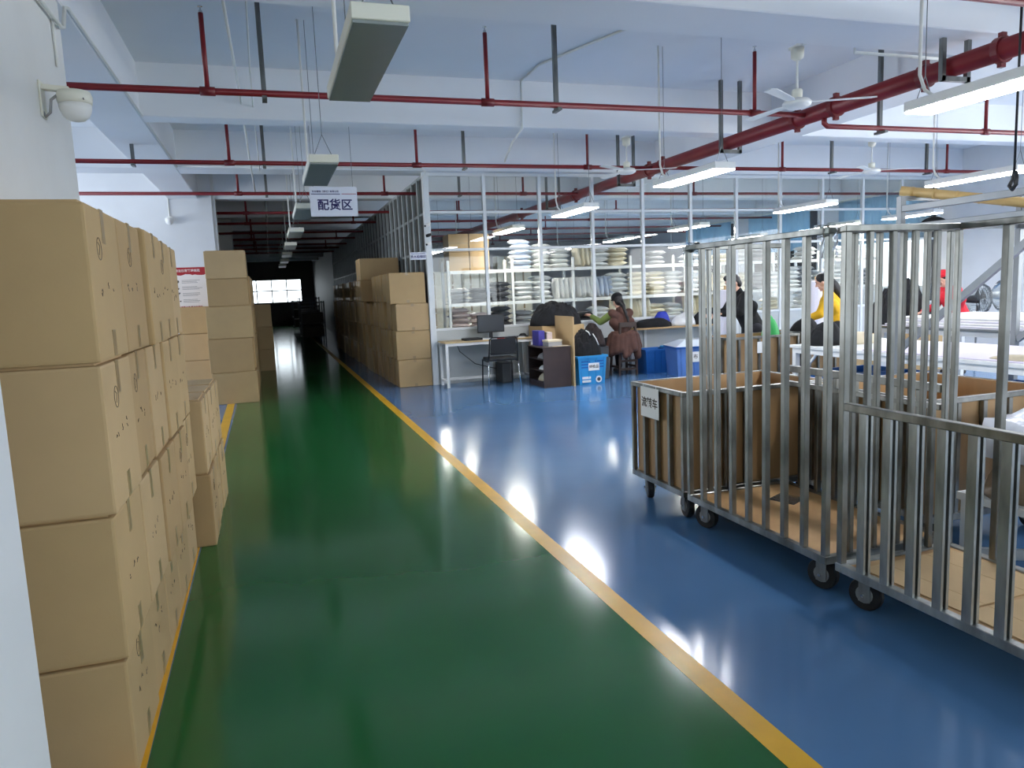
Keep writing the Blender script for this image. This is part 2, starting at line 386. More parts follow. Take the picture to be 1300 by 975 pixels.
def flap_mesh(k, s):
    kk = (k[:2], s, k[3])
    if kk not in _fm:
        sx, sy = k[:2]; y0, y1 = (0.002, sy/2-0.022) if s > 0 else (-sy/2+0.022, -0.002)
        _fm[kk] = MB().box(-sx/2+0.022, sx/2-0.022, y0, y1, -0.0095, -0.0005).mesh('flap', k[3])
    return _fm[kk]
def scribble(seed, sx):
    r = random.Random(seed); b = MB(); X = sx/2+0.0006
    def stroke(pts, w=0.0024):
        for (a, c), (d, e) in zip(pts, pts[1:]):
            b.bar((X, a, c), (X, d, e), w, 0.0012, up=(1, 0, 0))
    if r.random() < 0.4:                                  # stamped oval
        cy, cz = -0.06+r.uniform(-.03, .03), 0.36
        stroke([(cy+0.032*math.cos(t*math.pi/8), cz+0.036*math.sin(t*math.pi/8)) for t in range(17)], 0.002)
        stroke([(cy-0.015, cz+0.02), (cy+0.01, cz+0.01), (cy-0.005, cz-0.02)], 0.002)
    for j in range(3):                                    # short hand written characters
        cy = -0.10+j*0.08+r.uniform(-.015, .015); cz = 0.24+r.uniform(-.02, .02)
        for q in range(2):
            y, z = cy+r.uniform(-.010, .010), cz+r.uniform(-.014, .014); pts = [(y, z)]
            for _ in range(2): y += r.uniform(-.012, .012); z += r.uniform(-.016, .012); pts.append((y, z))
            stroke(pts)
    return b.mesh('marking', 'ink')
CMAT = ['carton', 'carton_b', 'carton_c']
_cc = [0]
def carton(x0, x1, y0, y1, z0, z1, label, group, faces=('+x',), rz=None, marks=False, jit=0.006, flaps=True):
    _cc[0] += 1; r = random.Random(_cc[0]*13+5)
    m = CMAT[r.choice([0, 0, 1, 2])]
    me, k = carton_mesh(x1-x0, y1-y0, z1-z0, m)
    o = link('carton', me, None, ((x0+x1)/2+r.uniform(-jit, jit), (y0+y1)/2+r.uniform(-jit, jit)*0.4, z0), r.uniform(-1, 1)*0.012 if rz is None else rz)
    tag(o, label, 'carton', group)
    if flaps:
        for s in (-1, 1): link('flap', flap_mesh(k, s), o, (0, 0, k[2]))
    for f in faces:
        for tm in tape_meshes(k, f): link('tape', tm, o)
    if marks:
        q = link('marking', scribble(_cc[0], k[0]), o); q['label'] = 'black hand written marks'; q['kind'] = 'stuff'
    return o
LEV = ['bottom', 'second', 'third', 'fourth', 'top']
# near row against the off white wall
TOPS = [0, 0.405, 0.89, 1.378, 1.88]
YS = [2.56, 3.03, 3.485, 3.94, 4.40, 4.86]
for c in range(5):
    for l in range(4):
        xo = random.Random(c*7+l).uniform(-0.012, 0.008) + [-.02, 0, -.005, .014][l] + (0.02 if (c == 2 and l == 3) else 0)
        carton(-1.10+xo, -0.515+xo, YS[c]+0.003, YS[c+1]-0.003, TOPS[l], TOPS[l+1],
               'taped brown carton, %s layer of the %s tall stack from the white pier' % (['bottom', 'second', 'third', 'top'][l], ORD[c]), 'cartons stacked along the off white wall', ('+x',), marks=True)
for c in range(3):
    for l in range(2):
        xo = 0.05+random.Random(c*5+l).uniform(-0.01, 0.012)
        y0 = 4.93+c*0.45
        carton(-1.05+xo, -0.50+xo, y0, y0+0.445, [0, .475][l], [.475, .95][l],
               'brown carton, %s of two in %s low stack beyond the tall wall stacks' % (['lower', 'upper'][l], ORD[c]), 'low carton stacks beside the yellow line', ('+x',), marks=True)
# five-high stack at the yellow line
zz = [0, .485, 1.0, 1.49, 1.90, 2.315]; xs = [(-.905, -.265), (-.93, -.295), (-.915, -.265), (-.87, -.29), (-.87, -.29)]
for l in range(5):
    carton(xs[l][0], xs[l][1], 11.87, 12.33, zz[l], zz[l+1], 'brown carton, %s of the five-high stack at the end of the yellow line' % LEV[l], 'five-high carton stack', ('+x',), jit=0.004)
for c in range(1, 7):  # rear stacks added to keep bay window light off the right row
    for l in range(4):
        carton(-.90+(.08 if c > 5 else 0), -.27, 11.87+c*.47, 12.32+c*.47, l*.487, l*.487+.485, 'brown carton, %s layer of the %s stack behind the five-high stack' % (LEV[l], ORD[c-1]), 'cartons behind the five-high stack', ('+x',))
for l in range(3):
    carton(-1.62, -1.04, 14.72, 15.18, l*.495, l*.495+.493, 'brown carton, %s of three stacked below the red and white poster' % ['bottom', 'middle', 'top'][l], 'three cartons below the poster', ('+x',))
for c in range(6):
    for l in range(3 if c < 2 else 2):
        carton(-.56, .02, 17.0+c*.5, 17.46+c*.5, l*.487, l*.487+.485, 'brown carton, %s layer of the %s dim stack past the poster wall' % (LEV[l], ORD[c]), 'dim cartons past the poster wall', ('+x',))
# right row along the partition
zr = [0, .465, .945, 1.40, 1.91]
for l in range(4):
    xo = [0.0, -0.01, 0.01, -0.07][l]
    carton(1.965+xo, 2.53-(0.04 if l == 3 else 0), 12.17, 12.61, zr[l], zr[l+1], 'brown carton, %s of the four-high stack beside the white desk' % ['bottom', 'second', 'third', 'top'][l], 'four-high carton stack beside the desk', ('-x', '-y'), jit=0.0)
for c in range(24):
    n = 4
    h = 0.475 if c else 0.46
    if c in (4, 5): n = 3
    for l in range(n):
        r = random.Random(c*11+l); xo = r.uniform(-.035, .03)-0.02
        carton(1.95+xo, 2.50+xo*0.5, 12.64+c*.46, 13.095+c*.46, l*.478, l*.478+.476, 'brown carton, %s layer of the %s dim stack along the grey partition' % (LEV[l], (ORD[c] if c < 20 else ['twenty-first', 'twenty-second', 'twenty-third', 'twenty-fourth'][c-20])), 'dim carton row along the grey partition', ('-x',))
for l, (z0, z1) in enumerate([(1.436, 1.86), (1.86, 2.28)]):
    carton(1.72, 2.48, 14.62, 15.22, z0, z1, 'large dark brown carton, %s of two piled on the dim row' % ['lower', 'upper'][l], 'two large cartons on the dim row', ('-x',))

# ================================================================== SPRINKLER PIPES
PZ = 3.30
def strut_hanger(parent, x, y, z0, z1, side=1, m='galv'):
    b = MB(); w = 0.02
    b.box(x-w, x-w+0.004, y-w, y+w, z0, z1); b.box(x+w-0.004, x+w, y-w, y+w, z0, z1); b.box(x-w+0.004, x+w-0.004, y-w, y-w+0.004, z0, z1)
    b.box(x-w, x+w, y-0.10, y+0.06, z0-0.02, z0+0.004)
    return b.build('hanger', m, parent)
def branch(Y, xa, xb, z, risers, hangers, label, top=3.92, r=0.028):
    t = thing('sprinkler_branch_pipe', label, 'pipe', (0, Y, z))
    MB().tube([(xa, 0, 0), (xb, 0, 0)], r, 12).build('pipe', 'red_pipe', t, smooth=True)
    for x in risers:
        rr = MB().tube([(x, 0, 0), (x, 0, top-z)], r*0.72, 10).build('riser', 'red_pipe', t, smooth=True)
        MB().tube([(x, 0, top-z), (x, 0, top-z+0.02)], r*0.5, 8).tube([(x, 0, top-z+0.02), (x, 0, top-z+0.05)], 0.007, 6).lathe([(0.02, top-z+0.05), (0.02, top-z+0.054)], 10, (x, 0, 0)).build('sprinkler_head', 'chrome', rr)
        MB().tube([(x-0.06, 0, 0), (x+0.06, 0, 0)], r*1.3, 12).build('tee_fitting', 'red_fitting', t, smooth=True)
    for x in hangers:
        strut_hanger(t, x, 0.0+r+0.021, -r-0.004, SLAB-z)
    return t
branch(3.86, -1.1, 6.35, PZ+0.03, [1.2], [0.3, 3.0], 'red sprinkler pipe overhead, nearest the white pier')
branch(6.83, -7.9, 5.72, PZ, [-0.35, 2.09, 5.04], [0.10, 2.80], 'red sprinkler pipe crossing above the low carton stacks')
branch(10.2, -7.9, 5.72, PZ, [-0.34, 2.07, 4.62], [-1.75+0.3, 0.08, 2.75], 'red sprinkler pipe crossing just in front of the glass partition')
FARP = [13.05, 15.66, 18.03, 20.55, 22.67, 25.07, 26.96, 29.2]
for k, Y in enumerate(FARP):
    Yb = Y if Y > 15.75 or Y < 15.3 else 15.9
    xa = -7.9 if Y < 15.4 else -4.9
    branch(Yb, xa, 13.9 if k < 6 else 2.5, PZ, [-0.34, 2.05, 4.6, 8.2] if k % 2 == 0 else [-0.3, 4.1, 7.9], [0.10, 3.4] if k % 2 == 0 else [0.1],
           'red sprinkler pipe over the store room, %s behind the glass partition' % ORD[k])
def branch_r(Y, z, pts, label, risers, hangers):
    t = thing('sprinkler_branch_pipe', label, 'pipe', (0, Y, 0)); r = 0.028
    MB().tube(pts, r, 12).build('pipe', 'red_pipe', t, smooth=True)
    for x in risers: MB().tube([(x, 0, z), (x, 0, 3.95)], 0.02, 10).build('riser', 'red_pipe', t, smooth=True); MB().tube([(x-.05, 0, z), (x+.05, 0, z)], 0.036, 12).build('tee_fitting', 'red_fitting', t, smooth=True)
    for x in hangers: strut_hanger(t, x, r+0.021, z-r-0.004, SLAB)
    return t
branch_r(6.62, 3.14, [(5.76, 0, 3.24), (5.76, 0, 3.17), (5.80, 0, 3.14), (5.9, 0, 3.14), (13.9, 0, 3.14)], 'red sprinkler pipe branching right under the thick main pipe', [8.05], [6.55, 10.6])
branch_r(10.0, 3.27, [(5.8, 0, 3.27), (13.9, 0, 3.27)], 'red sprinkler pipe on the right in front of the glass partition', [7.9, 11.3], [8.9, 10.9])
# thick main pipe
mp = thing('sprinkler_main_pipe', 'thick dark red sprinkler main running along under the ceiling', 'pipe', (5.76, 0, 3.30))
MB().tube([(0, -4.4, 0), (0, 24, 0)], 0.085, 20).build('pipe', 'red_pipe', mp, smooth=True)
for y in (4.62, 5.35, 6.45, 6.62+0.42, 10.0, 10.42, 13.3, 16.5):
    c = MB().tube([(0, y-0.03, 0), (0, y+0.03, 0)], 0.105, 20).build('coupling', 'red_fitting', mp)
    MB().box(-0.025, 0.025, y-0.02, y+0.02, 0.10, 0.135).box(-0.025, 0.025, y-0.02, y+0.02, -0.135, -0.10).build('bolt_lug', 'red_fitting', c)
for y in (5.05, 8.3, 11.2, 14.5):
    h = MB()
    for sx in (-0.14, 0.14): h.box(sx-0.021, sx+0.021, y-0.02, y+0.02, -0.13, SLAB-3.30-0.01)
    h.box(-0.16, 0.16, y-0.02, y+0.02, -0.13, -0.089); h.build('hanger', 'galv', mp)

# ================================================================== CEILING LAMPS
def lamp(x, y, lit, label, group, z=2.6, L=1.2, conduit=1, em='lamp_on'):
    t = thing('ceiling_lamp', label, 'lamp', (x, y, z), 0, group); w = 0.115; h = 0.075; l = L/2
    MB().box(-w, w, -l, l, 0.012, h).build('housing', 'cream' if not lit else 'plastic_white', t, bevel=0.004)
    MB().box(-w+0.006, w-0.006, -l+0.012, l-0.012, 0.0, 0.014).build('diffuser', em if lit else 'diffuser_off', t)
    for s in (-1, 1):
        yy = s*(l-0.06)
        MB().tube([(-w*0.6, yy, h), (0, yy, h+0.16), (0, yy, SLAB-z)], 0.003, 5).build('wire', 'wire', t)
        MB().tube([(w*0.6, yy, h), (0, yy, h+0.16)], 0.003, 5).build('wire', 'wire', t)
    s = conduit
    yy = l-0.10
    MB().tube([(-w*0.2, yy-0.06, h), (-w*0.4, yy, h+0.06), (-w*0.5, yy+0.03, h+0.16), (-w*0.5, yy+0.03, SLAB-z)], 0.011, 8).build('conduit', 'conduit', t, smooth=True)
    return t
for k, y in enumerate([3.60, 6.72, 9.80, 12.9, 16.0, 19.1, 22.2, 25.3]):
    lamp(0.50, y, False, 'unlit white batten lamp over the green walkway, %s from the near end' % ORD[k], 'unlit lamps over the walkway')
for k, y in enumerate([3.38, 6.76, 9.83]):
    lamp(4.22, y, True, 'lit batten lamp left of the thick red main, %s from the cage trolleys' % ORD[k], 'lit lamps left of the red main')
for k, y in enumerate([3.6, 6.65, 9.55]):
    lamp(7.95, y, True, 'lit batten lamp right of the thick red main, %s from the cage trolleys' % ORD[k], 'lit lamps right of the red main')
for k, y in enumerate([5.2, 8.2, 11.0]):
    lamp(11.6, y, True, 'lit batten lamp near the white side wall, %s from the cutting tables' % ORD[k], 'lit lamps near the side wall')
for i, x in enumerate([4.22, 7.95, 11.6]):
    for k, y in enumerate([12.88, 15.95, 19.1]):
        lamp(x, y, True, 'lit batten lamp inside the store room, %s in the %s row from the walkway' % (ORD[k], ORD[i]), 'lit lamps inside the store room', em='lamp_on_store')

# ================================================================== CEILING FANS
def fan(x, y, z, a0, top, label):
    t = thing('ceiling_fan', label, 'fan', (x, y, z))
    MB().lathe([(0.02, -0.045), (0.085, -0.042), (0.125, -0.02), (0.13, 0.005), (0.11, 0.03), (0.05, 0.045)], 24).build('motor', 'plastic_white', t, smooth=True)
    MB().lathe([(0.045, 0.04), (0.05, 0.11), (0.04, 0.125)], 16).build('collar', 'cream', t, smooth=True)
    MB().tube([(0, 0, 0.10), (0, 0, top-z-0.08)], 0.012, 8).build('rod', 'conduit', t)
    MB().lathe([(0.025, top-z-0.11), (0.055, top-z-0.09), (0.06, top-z)], 16).build('canopy', 'cream', t, smooth=True)
    MB().box(-.02, .02, -.46, .10, top-z, top-z+.03).build('mount_bar', 'conduit', t)
    MB().tube([(0, 0, top-z+.03), (0, 0, SLAB-z)], .008, 8).build('drop_rod', 'conduit', t)
    for k in range(3):
        a = a0+k*2*math.pi/3; b = MB(); ca, sa = math.cos(a), math.sin(a)
        def P(r, w, dz): return (r*ca-w*sa, r*sa+w*ca, dz)
        vs = [P(.11, -.02, .012), P(.11, .02, .012), P(.20, .042, .013), P(.66, .055, .010), P(.70, .02, .008), P(.68, -.045, .000), P(.20, -.040, .006)]
        b.add([(p[0], p[1], p[2]) for p in vs]+[(p[0], p[1], p[2]-.006) for p in vs], [(0, 1, 2, 3, 4, 5, 6), (13, 12, 11, 10, 9, 8, 7)]+[(i, i+7, (i+1) % 7+7, (i+1) % 7) for i in range(7)])
        b.build('blade', 'plastic_white', t)
    return t
fan(4.78, 5.85, 3.15, -0.49, 3.64, 'white three-bladed ceiling fan beside the thick red main, nearest the cage trolleys')
fan(4.95, 9.60, 3.15, -0.45, 3.60, 'white three-bladed ceiling fan beside the red main, nearest the glass partition')
fan(8.95, 9.25, 3.13, -0.49, 3.60, 'white three-bladed ceiling fan on the right over the work tables')
# ================================================================== CONDUITS, CABLES
def conduit(pts, label, r=0.012, m='conduit', cat='conduit', name='wall_conduit'):
    return tag(MB().tube(pts, r, 8).build(name, m, smooth=True), label, cat)
conduit([(-1.12, 4.0, SOFF-0.19), (-1.12, 5.55, SOFF-0.19), (-1.12, 5.62, SOFF-0.17), (-1.12, 5.70, SOFF-0.02), (-1.118, 5.80, SOFF+0.012), (-1.118, 12.0-0.1, SOFF+0.012)], 'thin conduit running along the edge of the left concrete beam', 0.013)
conduit([(-1.138, 5.42, SOFF-0.19), (-1.138, 5.42, 3.05)], 'short vertical conduit above the dome camera on the off white wall', 0.009)
conduit([(-1.1, 11.985, SOFF+0.03), (2.5, 11.985, SOFF+0.03), (2.56, 11.985, SOFF-0.02), (2.56, 12.10, SOFF-0.06), (2.53, 12.11, SOFF-0.1), (2.53, 12.11, 2.95)], 'thin white conduit along the beam to the partition corner', 0.009)
conduit([(-0.05, 3.5, SLAB-0.02), (-0.05, 5.0-0.2, SLAB-0.02)], 'white conduit under the slab over the near cartons', 0.012)
conduit([(-0.16, 5.5, 3.80), (-0.12, 8.7, 3.70), (-0.10, 10.5, 3.44), (-0.08, 14.0, 3.42)], 'long white cable conduit hung lengthwise over the walkway', 0.013)
conduit([(0.02, 5.5, 3.84), (0.0, 7.6, 3.78), (0.0, 8.7, 3.66), (0.02, 12.0-0.06, 3.49)], 'white twin cable hung beside the long conduit over the walkway', 0.008)
conduit([(3.9, 5.9, SLAB-0.015), (3.1, 8.1, SLAB-0.015), (3.1, 8.72, SLAB-0.02), (3.1, 8.74, 3.5), (3.12, 9.2, 3.42), (3.4, 10.4, 3.40)], 'white conduit bent across the slab and down the beam', 0.014)
conduit([(5.05, 5.43, 3.9), (5.05, 5.44, SOFF-0.03), (6.6, 5.44, SOFF-0.03)], 'white conduit on the near beam feeding the ceiling fan', 0.014)

# ================================================================== SIGNS, POSTER, CAMERAS
sg = thing('hanging_sign', 'white hanging sign with large dark blue characters over the walkway', 'sign', onY(424, 256, 9.0))
c = onY(424, 256, 9.0); wd = (onY(454, 256, 9.0)-onY(394, 256, 9.0)).x; hg = onY(424, 237, 9.0).z-onY(424, 274.5, 9.0).z
MB().box(-wd/2, wd/2, 0, 0.008, -hg/2, hg/2).build('board', 'sign_white', sg)
text('lettering', '配货区', hg*0.40, 'navy', sg, (0.01, -0.0015, -hg*0.13), (RX, 0, 0), bold=0.0028)
text('small_lettering', '东台服饰（浙江）有限公司', hg*0.075, 'navy', sg, (-wd*0.45, -0.0015, hg*0.34), (RX, 0, 0), bold=0.0004, align='LEFT')
MB().box(-wd*0.47, wd*0.14, -0.0016, 0, hg*0.245, hg*0.27).build('blue_stripe', 'navy', sg)
MB().box(wd*0.17, wd*0.48, -0.0016, 0, hg*0.25, hg*0.27).build('red_stripe', 'sign_red', sg)
for s in (-1, 1): MB().tube([(s*wd*0.42, 0.004, hg/2), (s*wd*0.42, 0.004, SOFF-c.z)], 0.003, 5).build('wire', 'wire', sg)
# small sign on the partition corner
sc = onY(531, 325, 12.05); w2 = onY(541, 325, 12.05).x-onY(521, 325, 12.05).x; h2 = 0.12
s2 = thing('corner_sign', 'small white sign with dark characters on the partition corner', 'sign', sc)
MB().box(-w2/2, w2/2, 0, 0.006, -h2/2, h2/2).build('board', 'sign_white', s2)
text('lettering', '洗水检验区', h2*0.44, 'navy', s2, (0, -0.001, -h2*0.12), (RX, 0, 0), bold=0.001)
MB().box(-w2*0.45, w2*0.45, -0.001, 0, h2*0.27, h2*0.34).build('stripe', 'navy', s2)
MB().bar((w2/2-0.01, 0.006, 0), (w2/2+0.03, 0.10, 0), 0.01).build('bracket', 'alu_grey', s2)
# poster on the end wall
pc0 = onY(222, 338, 15.38); pc1 = onY(265.5, 387, 15.38)
pw = 0.66; pz0, pz1 = 1.42, 2.235; px1 = pc1.x; 
po = thing('wall_poster_board', 'white notice poster with torn-edge red header on the end wall', 'poster', (px1-pw/2, 15.385, (pz0+pz1)/2))
ph = pz1-pz0
MB().box(-pw/2, pw/2, 0, 0.012, -ph/2, ph/2).build('sheet', 'poster', po)
hd = [(-pw/2, ph/2), (-pw/2, ph*0.33)]
rr = random.Random(4)
for i in range(1, 16): hd.append((-pw/2+pw*i/16, ph*(0.33+rr.uniform(-0.02, 0.02))))
hd += [(pw/2, ph*0.35), (pw/2, ph/2)]
n = len(hd); MB().add([(x, -0.002, z) for x, z in hd]+[(x, 0, z) for x, z in hd], [tuple(range(n)), tuple(reversed(range(n, 2*n)))]+[(i, i+n, (i+1) % n+n, (i+1) % n) for i in range(n)]).build('header', 'sign_red', po)
text('title', '清洁日常管理规范', 0.055, 'poster', po, (0, -0.003, ph*0.42), (RX, 0, 0), bold=0.001)
MB().box(pw/2-0.012, pw/2, -0.002, 0, -ph*0.5, ph*0.36).build('edge', 'sign_red', po)
for i in range(4):
    z = ph*(0.17-0.15*i)
    b = MB(); r2 = random.Random(i)
    for q in range(6): a, cz = -pw*0.33+r2.uniform(-.05, .05), z+r2.uniform(-.035, .035); b.box(a-.014, a+.014, -0.002, 0, cz-.010, cz+.010)
    b.build('pictogram', 'ink', po)
    b = MB()
    for q in range(3): b.box(-pw*0.18, pw*(0.36-r2.uniform(0, .18)), -0.002, 0, z+.022-q*.024, z+.028-q*.024)
    b.build('text_lines', 'grey_text', po)
    MB().box(-pw*0.47, -pw*0.44, -0.002, 0, z-.012, z+.012).build('bullet', 'sign_red', po)
text('footer', '环境靠大家 整洁你我他', 0.042, 'sign_red', po, (0, -0.002, -ph*0.43), (RX, 0, 0), bold=0.001)
# dome camera on the off white wall
dc = onX(90, 128, -1.0)
dm = thing('dome_camera', 'white dome security camera on a bracket on the off white wall', 'camera', (-1.15, dc.y, dc.z))
MB().box(0, 0.012, -0.05, 0.05, -0.10, 0.10).build('wall_plate', 'cream', dm, bevel=0.003)
MB().bar((0.01, 0, 0.07), (0.15, 0, 0.06), 0.05, 0.03).build('arm', 'cream', dm, bevel=0.004)
MB().lathe([(0.02, 0.055), (0.085, 0.05), (0.095, 0.02), (0.092, 0.0), (0.088, -0.02)], 24, (0.17, 0, 0)).build('cap', 'cream', dm, smooth=True)
MB().lathe([(0.086, -0.02), (0.084, -0.05), (0.07, -0.085), (0.045, -0.11), (0.01, -0.12)], 24, (0.17, 0, 0)).build('dome', 'plastic_white', dm, smooth=True)
MB().tube([(0.10, -0.03, 0.03), (0.06, -0.05, -0.01), (0.05, -0.05, -0.08), (0.02, -0.03, -0.10), (0.006, -0.02, -0.07)], 0.008, 8).build('cable', 'grey_plastic', dm, smooth=True)
MB().box(0.168+0.06, 0.172+0.06, -0.085, -0.03, -0.008, 0.0).build('logo', 'dark_grey', dm)
# small camera on the poster wall
wc = onY(215, 281, 15.3)
cm2 = thing('wall_camera', 'small white security camera with a drop conduit on the end wall', 'camera', (wc.x, 15.4, wc.z))
MB().box(-0.05, 0.05, -0.02, 0, 0.0, 0.10).build('wall_plate', 'plastic_white', cm2, bevel=0.004)
MB().lathe([(0.03, 0.07), (0.07, 0.06), (0.075, 0.02), (0.06, -0.03), (0.03, -0.06)], 16, (0, -0.09, 0)).build('dome', 'plastic_white', cm2, smooth=True)
MB().tube([(0.0, -0.012, 0.10), (0.0, -0.012, 3.72-wc.z)], 0.012, 8).build('conduit', 'conduit', cm2)
# cameras on the partition corner post
for k, (zz_, dx) in enumerate([(2.66, -0.02), (2.50, 0.0), (2.36, -0.01)]):
    t = thing('corner_camera', 'small camera on the partition corner post, %s from the top' % ORD[k], 'camera', (2.585+dx, 12.13, zz_))
    MB().bar((0, 0, 0), (0, -0.05, 0), 0.025).build('arm', 'alu_white', t)
    MB().bar((0.02, -0.05, 0.01), (-0.05, -0.12, -0.015), 0.045).build('body', 'plastic_white' if k != 1 else 'black', t, bevel=0.004)
    MB().tube([(-0.05, -0.12, -0.015), (-0.056, -0.127, -0.018)], 0.016, 10).build('lens', 'black', t)

# ================================================================== CAGE TROLLEYS
def caster(parent, x, y, zt, ang=0.0, r=0.078):
    """swivel caster hanging from a frame at height zt"""
    ca, sa = math.cos(ang), math.sin(ang)
    w = MB().lathe([(r*0.55, -0.022), (r*0.93, -0.022), (r, -0.012), (r, 0.012), (r*0.93, 0.022), (r*0.55, 0.022)], 20, axis='x').build('wheel', 'rubber', parent, smooth=False, loc=(x, y, r), rz=ang)
    MB().lathe([(r*0.12, -0.026), (r*0.5, -0.024), (r*0.55, -0.02), (r*0.55, 0.02), (r*0.5, 0.024), (r*0.12, 0.026)], 16, axis='x').build('hub', 'hub', w)
    f = MB()
    for s in (-1, 1): f.box(s*0.031-0.003, s*0.031+0.003, -0.03, 0.022, r-0.03, zt-0.006)
    f.box(-0.034, 0.034, -0.03, 0.03, zt-0.012, zt-0.004); f.box(-0.045, 0.045, -0.05, 0.05, zt-0.004, zt)
    f.build('fork', 'strut', parent, loc=(x, y, 0), rz=ang)
    MB().tube([(-0.045, 0, r), (0.045, 0, r)], 0.008, 8).build('axle_bolt', 'chrome', parent, loc=(x, y, 0), rz=ang)
_pm = {}
def tube_post(h, w=0.03, m='steel'):
    k = ('t', round(h, 3), w, m)
    if k not in _pm: _pm[k] = MB().box(-w/2, w/2, -w/2, w/2, 0, h).mesh('post', m, bevel=0.003)
    return _pm[k]
def strut_post(h, w=0.041, slot=0.016, m='strut'):
    """C-shaped strut channel with its slot towards -y"""
    k = ('s', round(h, 3), w, m)
    if k not in _pm:
        t = 0.003; b = MB(); a = w/2
        b.box(-a, -a+t, -a, a, 0, h).box(a-t, a, -a, a, 0, h).box(-a+t, a-t, a-t, a, 0, h)
        b.box(-a+t, -slot/2, -a, -a+t, 0, h).box(slot/2, a-t, -a, -a+t, 0, h)
        _pm[k] = b.mesh('post', m)
    return _pm[k]
def frange(a, b, n): return [a+(b-a)*i/(n-1) for i in range(n)]
ZF = 0.165
def base(t, w, l, sheet, m='steel', rail=0.034):
    MB().box(0, w, 0, rail, ZF, ZF+0.04).build('base_rail', m, t, bevel=0.003); MB().box(0, w, l-rail, l, ZF, ZF+0.04).build('base_rail', m, t, bevel=0.003)
    MB().box(0, rail, rail, l-rail, ZF, ZF+0.04).build('base_rail', m, t, bevel=0.003); MB().box(w-rail, w, rail, l-rail, ZF, ZF+0.04).build('base_rail', m, t, bevel=0.003)
    MB().box(rail, w-rail, rail, l-rail, ZF+0.012, ZF+0.030).build('deck', sheet, t)
# --- low trolley lined with plywood, sign on its side
def wood_trolley(x0, x1, y0, y1, H, label, nx, ny, rot=0.0, casters=True):
    w, l = x1-x0, y1-y0
    t = thing('plywood_trolley', label, 'trolley', (x0, y0, 0), rot)
    base(t, w, l, 'ply_floor')
    z0 = ZF+0.04
    for a in frange(0.017, w-0.017, nx):
        for b in (0.017, l-0.017): link('post', tube_post(H-0.03-z0), t, (a, b, z0))
    for b in frange(0.017, l-0.017, ny)[1:-1]:
        for a in (0.017, w-0.017): link('post', tube_post(H-0.03-z0), t, (a, b, z0))
    for s in ((0, w, 0, .034), (0, w, l-.034, l), (0, .034, .034, l-.034), (w-.034, w, .034, l-.034)):
        MB().box(s[0], s[1], s[2], s[3], H-0.03, H).build('top_rail', 'steel', t, bevel=0.003)
    q = 0.036
    for s in ((q, w-q, q, q+.009), (q, w-q, l-q-.009, l-q), (q, q+.009, q+.009, l-q-.009), (w-q-.009, w-q, q+.009, l-q-.009)):
        MB().box(s[0], s[1], s[2], s[3], z0-0.01, H-0.004).build('plywood_panel', 'ply', t)
    if casters:
        for a in (0.09, w-0.09):
            for b in (0.10, l-0.10): caster(t, a, b, ZF, random.uniform(-.5, .5))
    return t
A = wood_trolley(2.45, 3.58, 4.055, 4.765, 0.855, 'low steel trolley lined with plywood carrying a white paper sign', 8, 5)
sgn = thing('paper_sign', 'white paper sign tied to the plywood-lined trolley', 'sign', (2.446, 4.475, 0.735))
MB().box(-0.0025, 0, -0.125, 0.125, -0.105, 0.105).build('sheet', 'paper', sgn)
text('lettering', '流转车', 0.075, 'ink', sgn, (-0.003, 0.0, -0.005), (RX, 0, -RX), bold=0.0015, ext=0.0005)
for s in (-0.09, 0.09): MB().tube([(-0.001, s, 0.10), (-0.001, s, 0.122)], 0.002, 5).build('tie', 'plastic_white', sgn)
# --- tall cage trolley B, open half side on the right
BW, BL, BH = 0.76, 1.235, 1.775
B = thing('cage_trolley', 'tall galvanised cage trolley with a bare plywood deck', 'trolley', (2.45, 2.775, 0))
base(B, BW, BL, 'ply_floor')
z0 = ZF+0.04; MID = 0.975
for b in frange(0.016, BL-0.016, 9): link('post', tube_post(BH-0.03-z0, 0.032), B, (0.016, b, z0))
for a in frange(0.016, BW-0.016, 6)[1:]:
    for b in (0.016, BL-0.016): link('post', tube_post(BH-0.03-z0, 0.026), B, (a, b, z0))
for b in frange(0.016, BL-0.016, 9)[1:-1]: link('post', tube_post(MID-0.03-z0, 0.032), B, (BW-0.016, b, z0))
for s in ((0, .032, 0, BL), (.032, BW, BL-.032, BL), (.032, BW, 0, .032)):
    MB().box(s[0], s[1], s[2], s[3], BH-.03, BH).build('top_rail', 'steel', B, bevel=0.003)
MB().box(BW-.034, BW, .032, BL-.032, MID-.03, MID+.012).build('half_rail', 'steel', B, bevel=0.003)
MB().box(BW-.034, BW, .032, BL-.032, MID-.12, MID-.09).build('half_rail', 'steel', B, bevel=0.003)
for a, b in ((0.08, 0.10), (BW-0.08, 0.10), (0.08, BL-0.10), (BW-0.08, BL-0.10)): caster(B, a, b, ZF, 0.35)
def film_wrap(parent, x, y, z, h, seed, axis):
    r = random.Random(seed); vs = []; n = 10; b = MB()
    for i in range(7):
        zz_ = z-h+h*i/6
        for k in range(n):
            a = 2*math.pi*k/n; rad = 0.026+r.uniform(0, 0.012); vs.append((x+rad*math.cos(a), y+rad*math.sin(a), zz_))
    fs = [(i*n+k, i*n+(k+1) % n, (i+1)*n+(k+1) % n, (i+1)*n+k) for i in range(6) for k in range(n)]
    b.add(vs, fs)
    vs = []
    for i in range(7):
        for k in range(n):
            a = 2*math.pi*k/n; rad = 0.024+r.uniform(0, 0.012); d = 0.02*i-0.02
            vs.append((x+rad*math.cos(a), y+axis*d, z-0.015+rad*math.sin(a)))
    b.add(vs, fs)
    return b.build('film_wrap', 'film', parent)
film_wrap(B, 0.016, BL-0.016, BH, 0.13, 3, -1); film_wrap(B, 0.016, 0.016, BH, 0.14, 5, 1)
